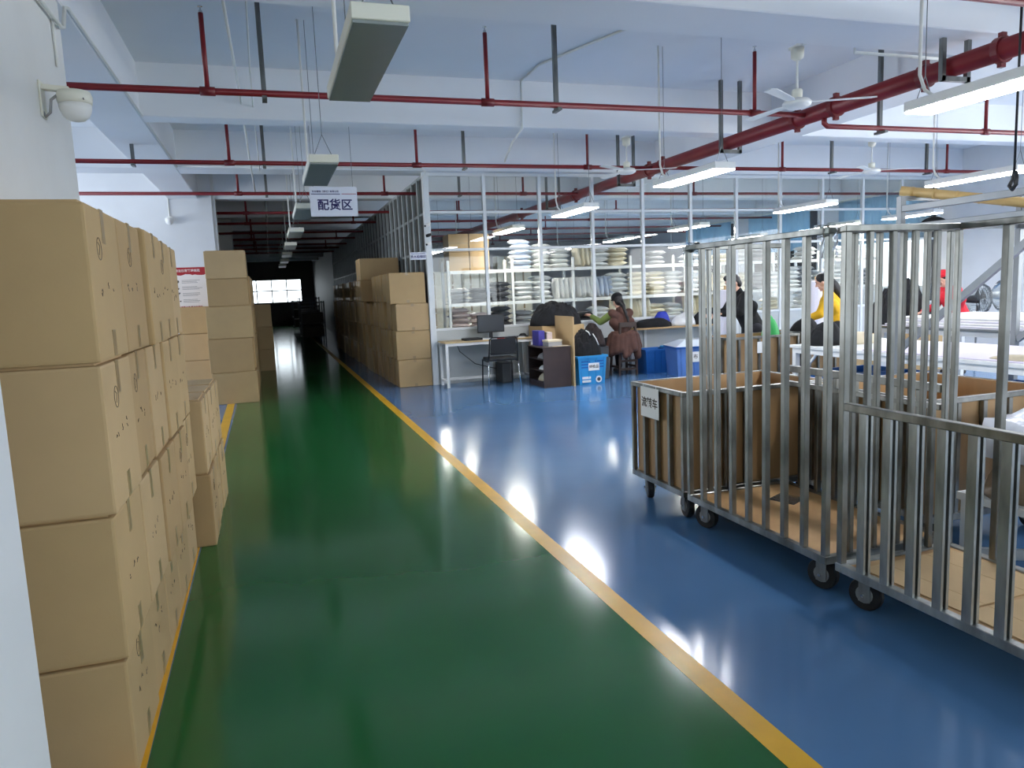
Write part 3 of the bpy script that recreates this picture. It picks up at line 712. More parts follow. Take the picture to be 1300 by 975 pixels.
tag(MB().prism([(0.0, 0.0), (0.17, 0.03), (0.16, 0.20), (-0.01, 0.17)], 0, 0.004).build('plastic_sheet', 'film', loc=(2.90, 3.55, ZF+0.031), rz=0.3), 'clear plastic scrap lying on the plywood deck of the cage trolley', 'plastic')
# --- tall cage trolley C with half-height aisle side
CW, CL = 0.70, 1.52
C = thing('cage_trolley', 'tall strut-channel cage trolley with half-height side and cardboard on its deck', 'trolley', (2.45, 1.19, 0))
base(C, CW, CL, 'ply_floor', 'strut', 0.041)
for b in frange(0.02, CL-0.02, 12)[:-1]: link('post', strut_post(MID-0.035-z0), C, (0.0205, b, z0))
link('post', tube_post(BH-0.03-z0, 0.034), C, (0.0205, CL-0.02, z0))
for a in frange(0.0205, CW-0.0205, 6)[1:]: link('post', tube_post(BH-0.03-z0, 0.027), C, (a, CL-0.0205, z0))
for b in frange(0.02, CL-0.02, 7)[:-1]: link('post', tube_post(BH-0.03-z0, 0.034), C, (CW-0.0205, b, z0))
MB().box(0, 0.041, 0, CL-0.041, MID-0.035, MID).build('half_rail', 'steel', C, bevel=0.003)
MB().box(0, CW, CL-0.041, CL, BH-.03, BH).build('top_rail', 'steel', C, bevel=0.003)
MB().box(CW-0.041, CW, 0, CL-0.041, BH-.03, BH).build('top_rail', 'steel', C, bevel=0.003)
for a, b in ((0.085, CL-0.11), (CW-0.085, CL-0.11), (0.085, 0.11), (CW-0.085, 0.11)): caster(C, a, b, ZF, 0.35)
for k, (x, y, w, l, a) in enumerate([(2.80, 2.37, 0.56, 0.50, 0.04), (2.80, 1.86, 0.56, 0.47, -0.02), (2.82, 1.42, 0.5, 0.36, 0.02)]):
    o = MB().box(-w/2, w/2, -l/2, l/2, 0, 0.006).build('cardboard_sheet', 'carton_c', loc=(x, y, ZF+0.0305), rz=a)
    tag(o, 'flattened cardboard sheet on the deck of the half-height cage trolley, %s from its far end' % ORD[k], 'cardboard')
    for q in (-0.25, 0.22): MB().box(q*w-0.002, q*w+0.002, -l/2, l/2, 0.006, 0.0066).build('crease', 'carton_b', o)
# --- second plywood trolley behind the cage, partly hidden
wood_trolley(3.36, 4.35, 3.02, 3.98, 0.86, 'low plywood-lined trolley standing behind the tall cage trolley', 6, 6)

# ================================================================== CLOTH HEAPS
def heap(name, label, cat, c, rx, ry, h, m, seed, rz=0.0, n=44, rough=0.22, parent=None, strands=None):
    vs = []; fs = []; off = Vector((seed*3.1, seed*1.7, seed*0.9))
    for j in range(n):
        for i in range(n):
            u = -1+2*i/(n-1); v = -1+2*j/(n-1)
            # square grid to disc
            x = u*math.sqrt(1-v*v/2); y = v*math.sqrt(1-u*u/2); d = min(1, math.hypot(x, y))
            p = Vector((x*1.6, y*1.6, 0))+off
            edge = 1+0.22*mnoise.noise(Vector((math.atan2(y, x)*1.1, seed, 0.3)))*(d**2)
            hh = (1-d**2.4)**0.62
            f1 = 1-abs(mnoise.noise(p*1.5)); f2 = 1-abs(mnoise.noise(p*3.6)); f3 = 1-abs(mnoise.noise(p*8.0))
            z = h*hh*(0.86+0.20*mnoise.noise(p*0.7))+h*rough*(0.28*(f1-0.7)+0.20*(f2-0.7)+0.10*(f3-.7))*min(1, 6*(1-d))
            vs.append((x*rx*edge, y*ry*edge, max(0.0, z)))
    for j in range(n-1):
        for i in range(n-1): fs.append((j*n+i, j*n+i+1, (j+1)*n+i+1, (j+1)*n+i))
    ring = [i for i in range(n)]+[j*n+n-1 for j in range(1, n)]+[(n-1)*n+i for i in range(n-2, -1, -1)]+[j*n for j in range(n-2, 0, -1)]
    fs.append(tuple(reversed(ring)))
    o = MB().add(vs, fs).build(name, m, parent, smooth=True, loc=c, rz=rz)
    if parent is None: tag(o, label, cat)
    return o
# ================================================================== DESK AREA
dk = thing('office_desk', 'white steel-framed desk with a pale wood top against the glass partition', 'desk', (2.64, 11.60, 0))
DW, DD, DH = 1.56, 0.52, 0.75
MB().box(0, DW, 0, DD, DH-0.025, DH).build('desk_top', 'desk_wood', dk, bevel=0.003)
MB().box(0.02, DW-0.02, 0.015, 0.055, DH-0.07, DH-0.025).box(0.02, DW-0.02, DD-0.055, DD-0.015, DH-0.07, DH-0.025).build('frame_rail', 'white_paint', dk)
for a in (0.04, DW-0.04):
    for b in (0.035, DD-0.035): MB().box(a-.022, a+.022, b-.022, b+.022, 0.0, DH-0.07).build('leg', 'white_paint', dk, bevel=0.003)
MB().box(0.06, DW-0.06, DD-0.055, DD-0.02, 0.07, 0.11).build('foot_rail', 'white_paint', dk)
for a in (0.04, DW-0.04): MB().box(a-.018, a+.018, .057, DD-.057, 0.07, 0.11).build('foot_rail', 'white_paint', dk)
mc = onY(623, 412, 11.93)
mo = thing('monitor', 'black flat monitor standing on the white desk', 'monitor', (mc.x, 11.93, DH), 0.06)
mw = 0.24
ms = MB().box(-mw, mw, -0.012, 0.02, 0.10, 0.40).build('casing', 'black', mo, bevel=0.004)
MB().box(-mw+.012, mw-.012, -0.0135, -0.0115, 0.122, 0.388).build('screen', 'screen', mo)
MB().box(-.03, .03, 0.005, 0.03, 0.01, 0.2).build('neck', 'black', mo); MB().lathe([(0.11, 0), (0.11, .008), (.03, .014)], 20).build('foot', 'black', mo)
def slab(name, label, cat, x, y, z, w, l, h, m, rz=0.0, group=None):
    return tag(MB().box(-w/2, w/2, -l/2, l/2, 0, h).build(name, m, loc=(x, y, z), rz=rz, bevel=min(0.004, h/3)), label, cat, group)
slab('document_tray', 'black document tray at the left end of the desk', 'tray', 3.15, 11.78, DH, 0.30, 0.22, 0.035, 'black', 0.1)
slab('paper_stack', 'loose white paper sheets in front of the monitor', 'paper', 3.42, 11.77, DH, 0.30, 0.21, 0.012, 'paper', -0.2)
slab('paper_pad', 'pink edged paper pad in front of the monitor', 'paper', 3.60, 11.73, DH, 0.16, 0.11, 0.02, 'sign_red', 0.25)
slab('keyboard', 'dark keyboard in front of the monitor', 'keyboard', 3.83, 11.75, DH, 0.20, 0.13, 0.02, 'dark_grey', 0.05)
slab('notebook', 'dark notebook at the right end of the desk', 'notebook', 4.02, 11.84, DH, 0.22, 0.17, 0.02, 'black', 0.2)
slab('notepad', 'white notepad between the keyboard and the notebook', 'paper', 3.99, 11.68, DH, 0.12, 0.10, 0.012, 'paper', -0.1)
heap('dark_glove', 'small dark cloth glove on the right end of the desk', 'glove', (4.12, 12.0, DH), 0.07, 0.06, 0.06, 'black_cloth', 3)
tag(MB().tube([(2.95, 12.08, 0.70), (3.0, 12.06, .55), (3.25, 12.02, .33), (3.55, 12.0, .24), (3.75, 12.0, .20)], 0.006, 6).build('power_cable', 'black', smooth=True), 'black cable hanging under the white desk', 'cable')
pcx = thing('computer_tower', 'black computer tower on the floor under the desk', 'computer', (3.72, 11.88, 0))
MB().box(-.10, .10, -.19, .19, 0, .34).build('case', 'black', pcx, bevel=.006); MB().box(-.09, .09, -.196, -.19, .02, .32).build('front_panel', 'dark_grey', pcx)
# chair
ch = thing('office_chair', 'black mesh-back chair with tubular legs in front of the desk', 'chair', (3.50, 11.37, 0), -0.06)
MB().box(-.235, .235, -.20, .24, .43, .475).build('seat', 'black_mesh', ch, bevel=.015, seg=2)
for s in (-1, 1):
    MB().tube([(s*.255, .25, 0), (s*.245, .22, .44)], .012, 8).build('leg', 'black_metal', ch, smooth=True)
    MB().tube([(s*.27, -.26, 0), (s*.245, -.20, .42)], .012, 8).build('leg', 'chrome', ch, smooth=True)
MB().tube([(-.245, .22, .43), (-.245, -.20, .42), (-.235, -.235, .55), (-.225, -.26, .78), (-.19, -.265, .81), (.19, -.265, .81), (.225, -.26, .78), (.235, -.235, .55), (.245, -.20, .42), (.245, .22, .43), (-.245, .22, .43)], .012, 8).build('back_frame', 'black_metal', ch, smooth=True)
br = MB().add([(-.215, -.235, .53), (.215, -.235, .53), (.205, -.262, .79), (-.205, -.262, .79), (-.215, -.228, .53), (.215, -.228, .53), (.205, -.255, .79), (-.205, -.255, .79)],
    [(0, 1, 2, 3), (7, 6, 5, 4), (0, 4, 5, 1), (1, 5, 6, 2), (2, 6, 7, 3), (3, 7, 4, 0)]).build('backrest', 'black_mesh', ch)
MB().tube([(-.22, -.235, .56), (.22, -.235, .56)], .009, 6).build('back_bar', 'black_metal', ch)
# cabinet with open shelves facing the desk side
cb = thing('low_cabinet', 'dark brown low cabinet with open shelves beside the chair', 'cabinet', (3.985, 10.66, 0))
W, L, H = 0.46, 0.70, 0.64
MB().box(0, W, 0, 0.018, 0, H-.02).build('side_panel', 'cabinet', cb); MB().box(0, W, L-.018, L, 0, H-.02).build('side_panel', 'cabinet', cb)
MB().box(W-.012, W, .018, L-.018, .05, H-.02).build('back_panel', 'cabinet', cb)
MB().box(-.012, W+.01, -.01, L+.01, H-.02, H).build('top', 'cabinet', cb, bevel=.003); MB().box(0.01, W-.012, .018, L-.018, 0.0, .07).build('plinth', 'cabinet', cb)
for z in (.075, .25, .43): MB().box(.004, W-.012, .018, L-.018, z, z+.016).build('shelf', 'cabinet', cb)
for k, (z, m, nm) in enumerate([(.091, 'fabric_beige', 'beige cloth bundle on the lowest shelf of the dark cabinet'), (.266, 'paper', 'papers on the middle shelf of the dark cabinet'), (.446, 'pack_grey', 'grey plastic bag on the top shelf of the dark cabinet')]):
    heap(['cloth_bundle', 'paper_bundle', 'plastic_bag'][k], nm, ['cloth', 'paper', 'bag'][k], (4.15, 10.95, z), .13, .20, [.13, .08, .11][k], m, 20+k, n=20)
slab('carton_box', 'purple printed box on top of the dark cabinet', 'box', 4.10, 11.16, .64, .11, .26, .24, 'purple_box', 0.05)
slab('printed_pack', 'pale printed pack leaning beside the purple box on the cabinet', 'pack', 4.24, 11.10, .64, .09, .22, .21, 'pack_pink', -0.1)
slab('storage_box', 'grey plastic storage box on top of the cabinet', 'box', 4.22, 10.86, .64, .24, .22, .07, 'grey_plastic', 0.06)
slab('box_lid', 'cream paper lid on the grey storage box', 'lid', 4.22, 10.86, .71, .25, .23, .03, 'beige_paper', 0.06)
slab('paper_sheets', 'cream paper sheets at the front of the cabinet top', 'paper', 4.30, 10.71, .64, .26, .08, .006, 'beige_paper', 0.02)
# upright cardboard sheets between cabinet and crate
for k, (x, l, h) in enumerate([(4.472, .74, 1.10), (4.484, .66, 1.085), (4.496, .72, 1.09)]):
    tag(MB().box(x-.005, x+.005, 10.60+0.01*k, 10.60+l, 0, h).build('cardboard_sheet', ['carton', 'carton_b', 'carton_c'][k]), 'tall cardboard sheet standing upright, %s from the dark cabinet' % ORD[k], 'cardboard')
# garments piled behind on a stool-height pile
tag(MB().box(4.26, 5.02, 11.40, 12.08, 0, 0.93).build('carton', 'carton', bevel=.006), 'tall brown carton standing behind the upright cardboard sheets', 'carton')
heap('garment_pile', 'rounded heap of black garments on the tall carton behind the cardboard sheets', 'clothes', (4.63, 11.72, .93), .46, .40, .40, 'black_cloth', 5, n=56, rough=.9)
# ================================================================== CRATES
def crate(label, x, y, w, l, h, m, rz=0.0, sign=None, taper=.03, slots=True, name='plastic_crate', rimm=None, z=0.0, print_=False):
    t = thing(name, label, 'crate', (x, y, z), rz); th = .008
    def ring(d, zz_): return [(-w/2+taper+d, -l/2+taper+d, zz_), (w/2-taper-d, -l/2+taper+d, zz_), (w/2-taper-d, l/2-taper-d, zz_), (-w/2+taper+d, l/2-taper-d, zz_)]
    def rt(d, zz_): return [(-w/2+d, -l/2+d, zz_), (w/2-d, -l/2+d, zz_), (w/2-d, l/2-d, zz_), (-w/2+d, l/2-d, zz_)]
    vs = ring(0, 0)+rt(0, h)+ring(th, .01)+rt(th, h)
    MB().add(vs, [(3, 2, 1, 0), (8, 9, 10, 11)]+[(i, (i+1) % 4, (i+1) % 4+4, i+4) for i in range(4)]+[(i+12, (i+1) % 4+12, (i+1) % 4+8, i+8) for i in range(4)]+[(i+4, (i+1) % 4+4, (i+1) % 4+12, i+12) for i in range(4)]).build('body', m, t)
    r = MB(); e = .018
    r.box(-w/2-e, w/2+e, -l/2-e, -l/2+.004, h-.03, h+.004).box(-w/2-e, w/2+e, l/2-.004, l/2+e, h-.03, h+.004).box(-w/2-e, -w/2+.004, -l/2, l/2, h-.03, h+.004).box(w/2-.004, w/2+e, -l/2, l/2, h-.03, h+.004)
    r.build('rim', rimm or m, t)
    def yat(zz_): return -l/2+taper*(1-zz_/h)
    if slots:
        for zz_ in (h*.58, h*.68, h*.78):
            for s in (-1, 1):
                MB().box(s*w*.24-w*.15, s*w*.24+w*.15, yat(zz_)-.002, yat(zz_)+.002, zz_, zz_+h*.05).build('slot', 'blue_bin', t)
    for xx in frange(-w*.42, w*.42, 4):
        MB().bar((xx*(1-2*taper/w), yat(0.02)-.003, .02), (xx, yat(h-.03)-.003, h-.03), .012, .008, up=(1, 0, 0)).build('rib', m, t)
    if print_:
        for i in range(2): MB().box(-w*.36, -w*.06, yat(h*.12)-.012, yat(h*.12)-.006, h*(.08+.12*i), h*(.16+.12*i)).build('print', 'plastic_white', t)
        MB().lathe([(.055, 0), (.055, .003)], 14, (w*.22, yat(h*.15)-.011, h*.17), 'y').build('logo', 'plastic_white', t); MB().lathe([(.03, 0), (.03, .003)], 14, (w*.22, yat(h*.15)-.014, h*.17), 'y').build('logo', 'dark_grey', t)
    if sign:
        sw, sh = sign[1], sign[2]; zc = h*sign[3]; yy = yat(zc)-.012
        o = MB().box(-sw/2, sw/2, -.003, 0, -sh/2, sh/2).build('paper_sign', 'paper', t, loc=(sign[4], yy, zc))
        text('lettering', sign[0], sh*.48, 'ink', o, (0, -.0035, 0), (RX, 0, 0), bold=.001, ext=.0005)
    return t
crate('light blue plastic crate with a white paper sign beside the cardboard sheets', 4.80, 10.83, .50, .40, .46, 'blue_crate', 0.03, ('待检品', .19, .12, .62, .02), print_=True)
heap('garment_pile', 'heap of black garments with white stripes overflowing the light blue crate', 'clothes', (4.81, 10.87, .40), .27, .24, .50, 'black_cloth', 9, n=52, rough=.9)
for k, (a, b) in enumerate([((4.88, 10.76, .80), (4.95, 10.70, .62)), ((4.76, 10.76, .86), (4.82, 10.73, .78))]):
    tag(MB().tube([a, ((a[0]+b[0])/2, a[1]-.045, (a[2]+b[2])/2+.01), b], .009, 6).build('white_drawstring', 'plastic_white', smooth=True), 'white stripe cord on the garments of the signed crate, %s from the cardboard' % ORD[1-k], 'cord')
crate('blue open crate on the floor behind the wooden stool', 6.36, 11.50, .48, .42, .42, 'blue_bin', 0.0)
crate('bright cyan tub beside the blue lidded tote', 6.86, 11.52, .42, .38, .44, 'cyan_tub', 0.0, slots=False, name='plastic_tub')
crate('large pale blue tote with a white lid and a paper sign', 6.76, 10.78, .84, .58, .50, 'blue_tote', -0.18, ('布', .24, .17, .66, -.10), slots=False, rimm='blue_bin', name='lidded_tote')
ld = MB().add([(-.45, -.33, 0), (.45, -.33, 0), (.45, .33, 0), (-.45, .33, 0), (-.22, -.12, .10), (.22, -.12, .10), (.22, .12, .10), (-.22, .12, .10)], [(3, 2, 1, 0), (4, 5, 6, 7), (0, 1, 5, 4), (1, 2, 6, 5), (2, 3, 7, 6), (3, 0, 4, 7)]).build('tote_lid', 'lid', loc=(6.76, 10.78, .505), rz=-.18)
tag(ld, 'translucent white raised lid lying on the pale blue tote', 'lid')
crate('bright cyan crate right of the pale blue tote', 7.68, 10.5, .55, .5, .52, 'cyan_tub', -0.15, slots=False)
# sorting table behind the totes
tb = thing('sorting_table', 'plain sorting table with a cardboard top beside the seated worker', 'table', (6.18, 11.78-0.42+0.42, 0))
tbx, tby = 2.0, .36
MB().box(0, tbx, 0, tby, .74, .77).build('table_top', 'carton_b', tb)
for a in (.05, tbx-.05):
    for b in (.03, tby-.03): MB().box(a-.02, a+.02, b-.02, b+.02, 0, .74).build('leg', 'grey_steel', tb)
heap('garment_pile', 'flat black garment spread on the sorting table', 'clothes', (6.62, 11.96, .77), .42, .17, .20, 'black_cloth', 12, rough=.15)
heap('garment_pile', 'royal blue garment peeking behind the black one on the table', 'clothes', (6.86, 12.05, .78), .18, .10, .30, 'royal', 13, n=24)
heap('garment_pile', 'black garment lying at the far end of the sorting table', 'clothes', (7.80, 11.96, .77), .34, .17, .32, 'black_cloth', 14)
heap('garment_pile', 'white garment bundle in the middle of the sorting table', 'clothes', (7.28, 11.97, .77), .26, .16, .26, 'pack_white', 15)

tag(MB().box(5.03, 5.33, 11.12, 11.68, 0, .55).build('storage_box', 'dark_grey', bevel=.006), 'dark grey box between the signed crate and the stool', 'box')
heap('garment_pile', 'dark brown garments heaped on the dark box beside the signed crate', 'clothes', (5.17, 11.40, .55), .18, .30, .40, 'dark_brown_cloth', 17, n=40, rough=.8)

# ================================================================== STORE ROOM RACK BEHIND THE GLASS
RX0, RY0, RY1, RS = 3.11, 13.05, 13.55, 1.22
rk = thing('storage_rack', 'long white steel storage rack right behind the glass partition', 'rack', (RX0, RY0, 0))
NBAY = 8; LV = [0.30, 0.88, 1.34, 1.93]
for i in range(NBAY+1):
    for b in (0.02, RY1-RY0-0.02):
        MB().box(i*RS-.022, i*RS+.022, b-.02, b+.02, 0, 2.12).build('upright', 'white_paint', rk)
for i in range(NBAY):
    for z in LV:
        s = MB().box(i*RS+.024, (i+1)*RS-.024, 0.0, RY1-RY0, z-.015, z).build('shelf', 'white_paint', rk)
        MB().box(i*RS+.022, (i+1)*RS-.022, -.012, .02, z-.055, z+.004).build('shelf_beam', 'white_paint', s)
def pack_mesh(w, l, h, m, seed):
    r = random.Random(seed); n = 8; k = 7; vs = []; fs = []
    for side in (1, -1):
        for j in range(k):
            for i in range(n):
                u = -1+2*i/(n-1); v = -1+2*j/(k-1)
                t = (1-abs(u)**3.2)*(1-abs(v)**3.2); t = max(t, 0)**.5
                nz = 0.25*mnoise.noise(Vector((u*2+seed, v*2, side*3.0)))
                x = u*w/2*(1+.05*mnoise.noise(Vector((v*2, seed, 1)))); y = v*l/2*(1+.05*mnoise.noise(Vector((u*2, seed, 2))))
                vs.append((x, y, h/2+side*h/2*t*(1+nz)))
    for s in (0, 1):
        o = s*n*k
        for j in range(k-1):
            for i in range(n-1):
                a = (o+j*n+i, o+j*n+i+1, o+(j+1)*n+i+1, o+(j+1)*n+i); fs.append(a if s == 0 else tuple(reversed(a)))
    rim = [i for i in range(n)]+[j*n+n-1 for j in range(1, k)]+[(k-1)*n+i for i in range(n-2, -1, -1)]+[j*n for j in range(k-2, 0, -1)]
    q = len(rim)
    for i in range(q): a, b = rim[i], rim[(i+1) % q]; fs.append((b, a, a+n*k, b+n*k))
    return MB().add(vs, fs).mesh('garment_pack', m, smooth=True)
PK = {}
for m in ('pack_white', 'pack_blue', 'pack_cream', 'pack_pink', 'pack_grey', 'pack_dark'):
    PK[m] = [pack_mesh(.40, .34, .095, m, s+len(PK)*5) for s in range(3)]
CN = {'pack_white': 'white', 'pack_blue': 'pale blue', 'pack_cream': 'cream', 'pack_pink': 'pale pink', 'pack_grey': 'grey', 'pack_dark': 'black'}
LN = {1: 'low', 2: 'middle', 3: 'top'}
def pack(bay, lev, x, y, z, m, rot, r, how):
    o = link('garment_pack', r.choice(PK[m]), None, (x, y, z)); o.rotation_euler = rot
    return tag(o, '%s garment pack, %s, %s shelf, %s rack bay' % (CN[m], how, LN[lev], ORD[bay]), 'garment pack', '%s packs, %s shelf, %s bay' % (CN[m], LN[lev], ORD[bay]))
PLAN = {  # (bay, level): list of (column material, count or 'u' upright)
 (0, 1): [('pack_pink', 4), ('pack_pink', 3), ('pack_dark', 4)], (0, 2): [('pack_grey', 3), ('pack_dark', 3), ('pack_dark', 4)], (0, 3): [('c', 2), ('c', 2), None],
 (1, 1): [('pack_grey', 3), ('pack_white', 3), ('pack_dark', 3)], (1, 2): [('pack_white', 4), ('pack_white', 5), ('pack_white', 'u')], (1, 3): [('pack_blue', 6), ('pack_white', 5), ('pack_white', 4)],
 (2, 1): [('pack_dark', 2), ('pack_white', 3), ('pack_cream', 'u')], (2, 2): [('pack_white', 'u'), ('pack_blue', 'u'), ('pack_white', 5)], (2, 3): [('pack_cream', 'u'), ('pack_white', 4), ('pack_cream', 4)],
 (3, 1): [('pack_cream', 'u'), ('pack_cream', 3), ('pack_white', 3)], (3, 2): [('pack_cream', 5), ('pack_cream', 5), ('pack_white', 5)], (3, 3): [None, ('pack_grey', 3), None],
 (4, 1): [('pack_cream', 'u'), ('pack_cream', 'u'), ('pack_cream', 3)], (4, 2): [('pack_white', 5), ('pack_cream', 'u'), ('pack_cream', 4)], (4, 3): [('pack_grey', 2), None, ('pack_cream', 2)],
 (5, 1): [('pack_cream', 3), None, ('pack_cream', 3)], (5, 2): [('pack_cream', 4), ('pack_grey', 4), ('pack_white', 4)], (5, 3): [('pack_white', 3), ('pack_grey', 3), None],
 (6, 1): [None, ('pack_white', 4), ('pack_white', 4)], (6, 2): [('pack_white', 5), ('pack_grey', 5), ('pack_white', 4)], (6, 3): [None, ('pack_white', 3), None],
 (7, 1): [('pack_white', 4), ('pack_cream', 4), None], (7, 2): [('pack_white', 5), ('pack_white', 5), ('pack_grey', 4)], (7, 3): [('pack_white', 3), None, None],
}
r = random.Random(31)
for (bay, lev), cols in PLAN.items():
    for ci, cdef in enumerate(cols):
        if not cdef: continue
        m, n = cdef; x = RX0+bay*RS+.23+ci*.385; yc = (RY0+RY1)/2; z = LV[lev]
        if m == 'c':
            for q in range(n):
                o = MB().box(-.185, .185, -.22, .22, 0, .33).build('carton', 'carton_b', loc=(x-.01, yc, z+q*.332), bevel=.006); tag(o, 'brown carton, %s of the %s pile on the top shelf of the first rack bay' % (['lower', 'upper'][q], ORD[ci]), 'carton')
                MB().box(-.187, .187, -.2212, -.215, .155, .175).build('tape', 'tape', o)
        elif n == 'u':
            for q in range(4):
                pack(bay, lev, x-.15+q*.095+.05, yc, z+.20, m, (0, math.radians(82)+r.uniform(-.1, .1), r.uniform(-.05, .05)), r, '%s upright of the %s row' % (ORD[q], ORD[ci]))
        else:
            for q in range(n): pack(bay, lev, x+r.uniform(-.02, .02), yc+r.uniform(-.05, .02), z+q*.0915, m, (r.uniform(-.05, .05), r.uniform(-.06, .06), r.uniform(-.15, .15)), r, '%s up in the %s pile' % (ORD[q], ORD[ci]))
# pale cartons stacked along the back of the store room
bm_ = MB().box(-.29, .29, -.25, .25, 0, .445).mesh('carton', 'pack_cream', bevel=.006)
bt_ = MB().box(-.03, .03, -.2515, -.245, .02, .425).mesh('tape', 'tape')
for i in range(9):
    for l in range(6 if i % 3 else 5):
        o = link('carton', bm_, None, (3.3+i*.62, 24.0, l*.447)); tag(o, 'pale carton, %s layer of the %s stack at the back of the store room' % (ORD[l], ORD[i]), 'carton', 'pale cartons at the back of the store room')
        link('tape', bt_, o)

# ================================================================== PEOPLE
def capsule(bm, p0, r0, p1, r1, n=12):
    p0, p1 = Vector(p0), Vector(p1); d = p1-p0; L = d.length
    d = d/L if L > 1e-6 else Vector((0, 0, 1)); x = d.orthogonal().normalized(); y = d.cross(x); rings = []
    prof = [(p0-d*r0*math.cos(a), r0*math.sin(a)) for a in (0.25, 0.7, 1.15)]+[(p0, r0), (p1, r1)]+[(p1+d*r1*math.cos(a), r1*math.sin(a)) for a in (1.15, 0.7, 0.25)]
    for c, r in prof: rings.append([bm.verts.new(c+(x*math.cos(2*math.pi*k/n)+y*math.sin(2*math.pi*k/n))*r) for k in range(n)])
    for a, b in zip(rings, rings[1:]):
        for k in range(n): bm.faces.new((a[k], a[(k+1) % n], b[(k+1) % n], b[k]))
    bm.faces.new(list(reversed(rings[0]))); bm.faces.new(rings[-1])
def chain(bm, pts):
    for (p, r), (q, s) in zip(pts, pts[1:]): capsule(bm, p, r, q, s)
def ellip(bm, c, rad, rot=None):
    mt = Matrix.Translation(Vector(c)) @ (rot.to_4x4() if rot else Matrix()) @ Matrix.Diagonal((*rad, 1)); bmesh.ops.create_uvsphere(bm, u_segments=18, v_segments=12, radius=1, matrix=mt)
def skinned(name, bm, m, parent, voxel=0.009, it=2):
    bmesh.ops.recalc_face_normals(bm, faces=bm.faces[:])
    me = bpy.data.meshes.new(name); bm.to_mesh(me); bm.free(); o = link(name, me, None)
    md = o.modifiers.new('r', 'REMESH'); md.mode = 'VOXEL'; md.voxel_size = voxel
    dg = bpy.context.evaluated_depsgraph_get(); m2 = bpy.data.meshes.new_from_object(o.evaluated_get(dg)); bpy.data.objects.remove(o, do_unlink=True)
    b2 = bmesh.new(); b2.from_mesh(m2)
    for _ in range(it): bmesh.ops.smooth_vert(b2, verts=b2.verts[:], factor=.5, use_axis_x=True, use_axis_y=True, use_axis_z=True)
    b2.to_mesh(m2); b2.free(); m2.polygons.foreach_set('use_smooth', [True]*len(m2.polygons)); m2.materials.clear(); m2.materials.append(M[m])
    return link(name, m2, parent)
def hand(bm, w, d, side, palm_n):
    """w wrist point, d direction of the hand, palm_n palm normal"""
    w = Vector(w); d = Vector(d).normalized(); pn = Vector(palm_n); pn = (pn-d*pn.dot(d)).normalized(); lat = d.cross(pn).normalized()*side
    for t in (-.026, -.009, .009, .026): capsule(bm, w+lat*t*.7, .016, w+d*.085+lat*t, .013, 8)
    for t, L in ((-.030, .068), (-.010, .078), (.010, .074), (.029, .058)):
        a = w+d*.088+lat*t; b = a+d*L*.45+pn*.010; c = b+d*L*.30+pn*.020; e = c+d*L*.16+pn*.022
        chain(bm, [(a, .0105), (b, .0095), (c, .0085), (e, .0075)])
    a = w+d*.03-lat*.028; b = a+d*.035-lat*.028+pn*.012; c = b+d*.034-lat*.006+pn*.014; chain(bm, [(a, .014), (b, .0115), (c, .0095)])
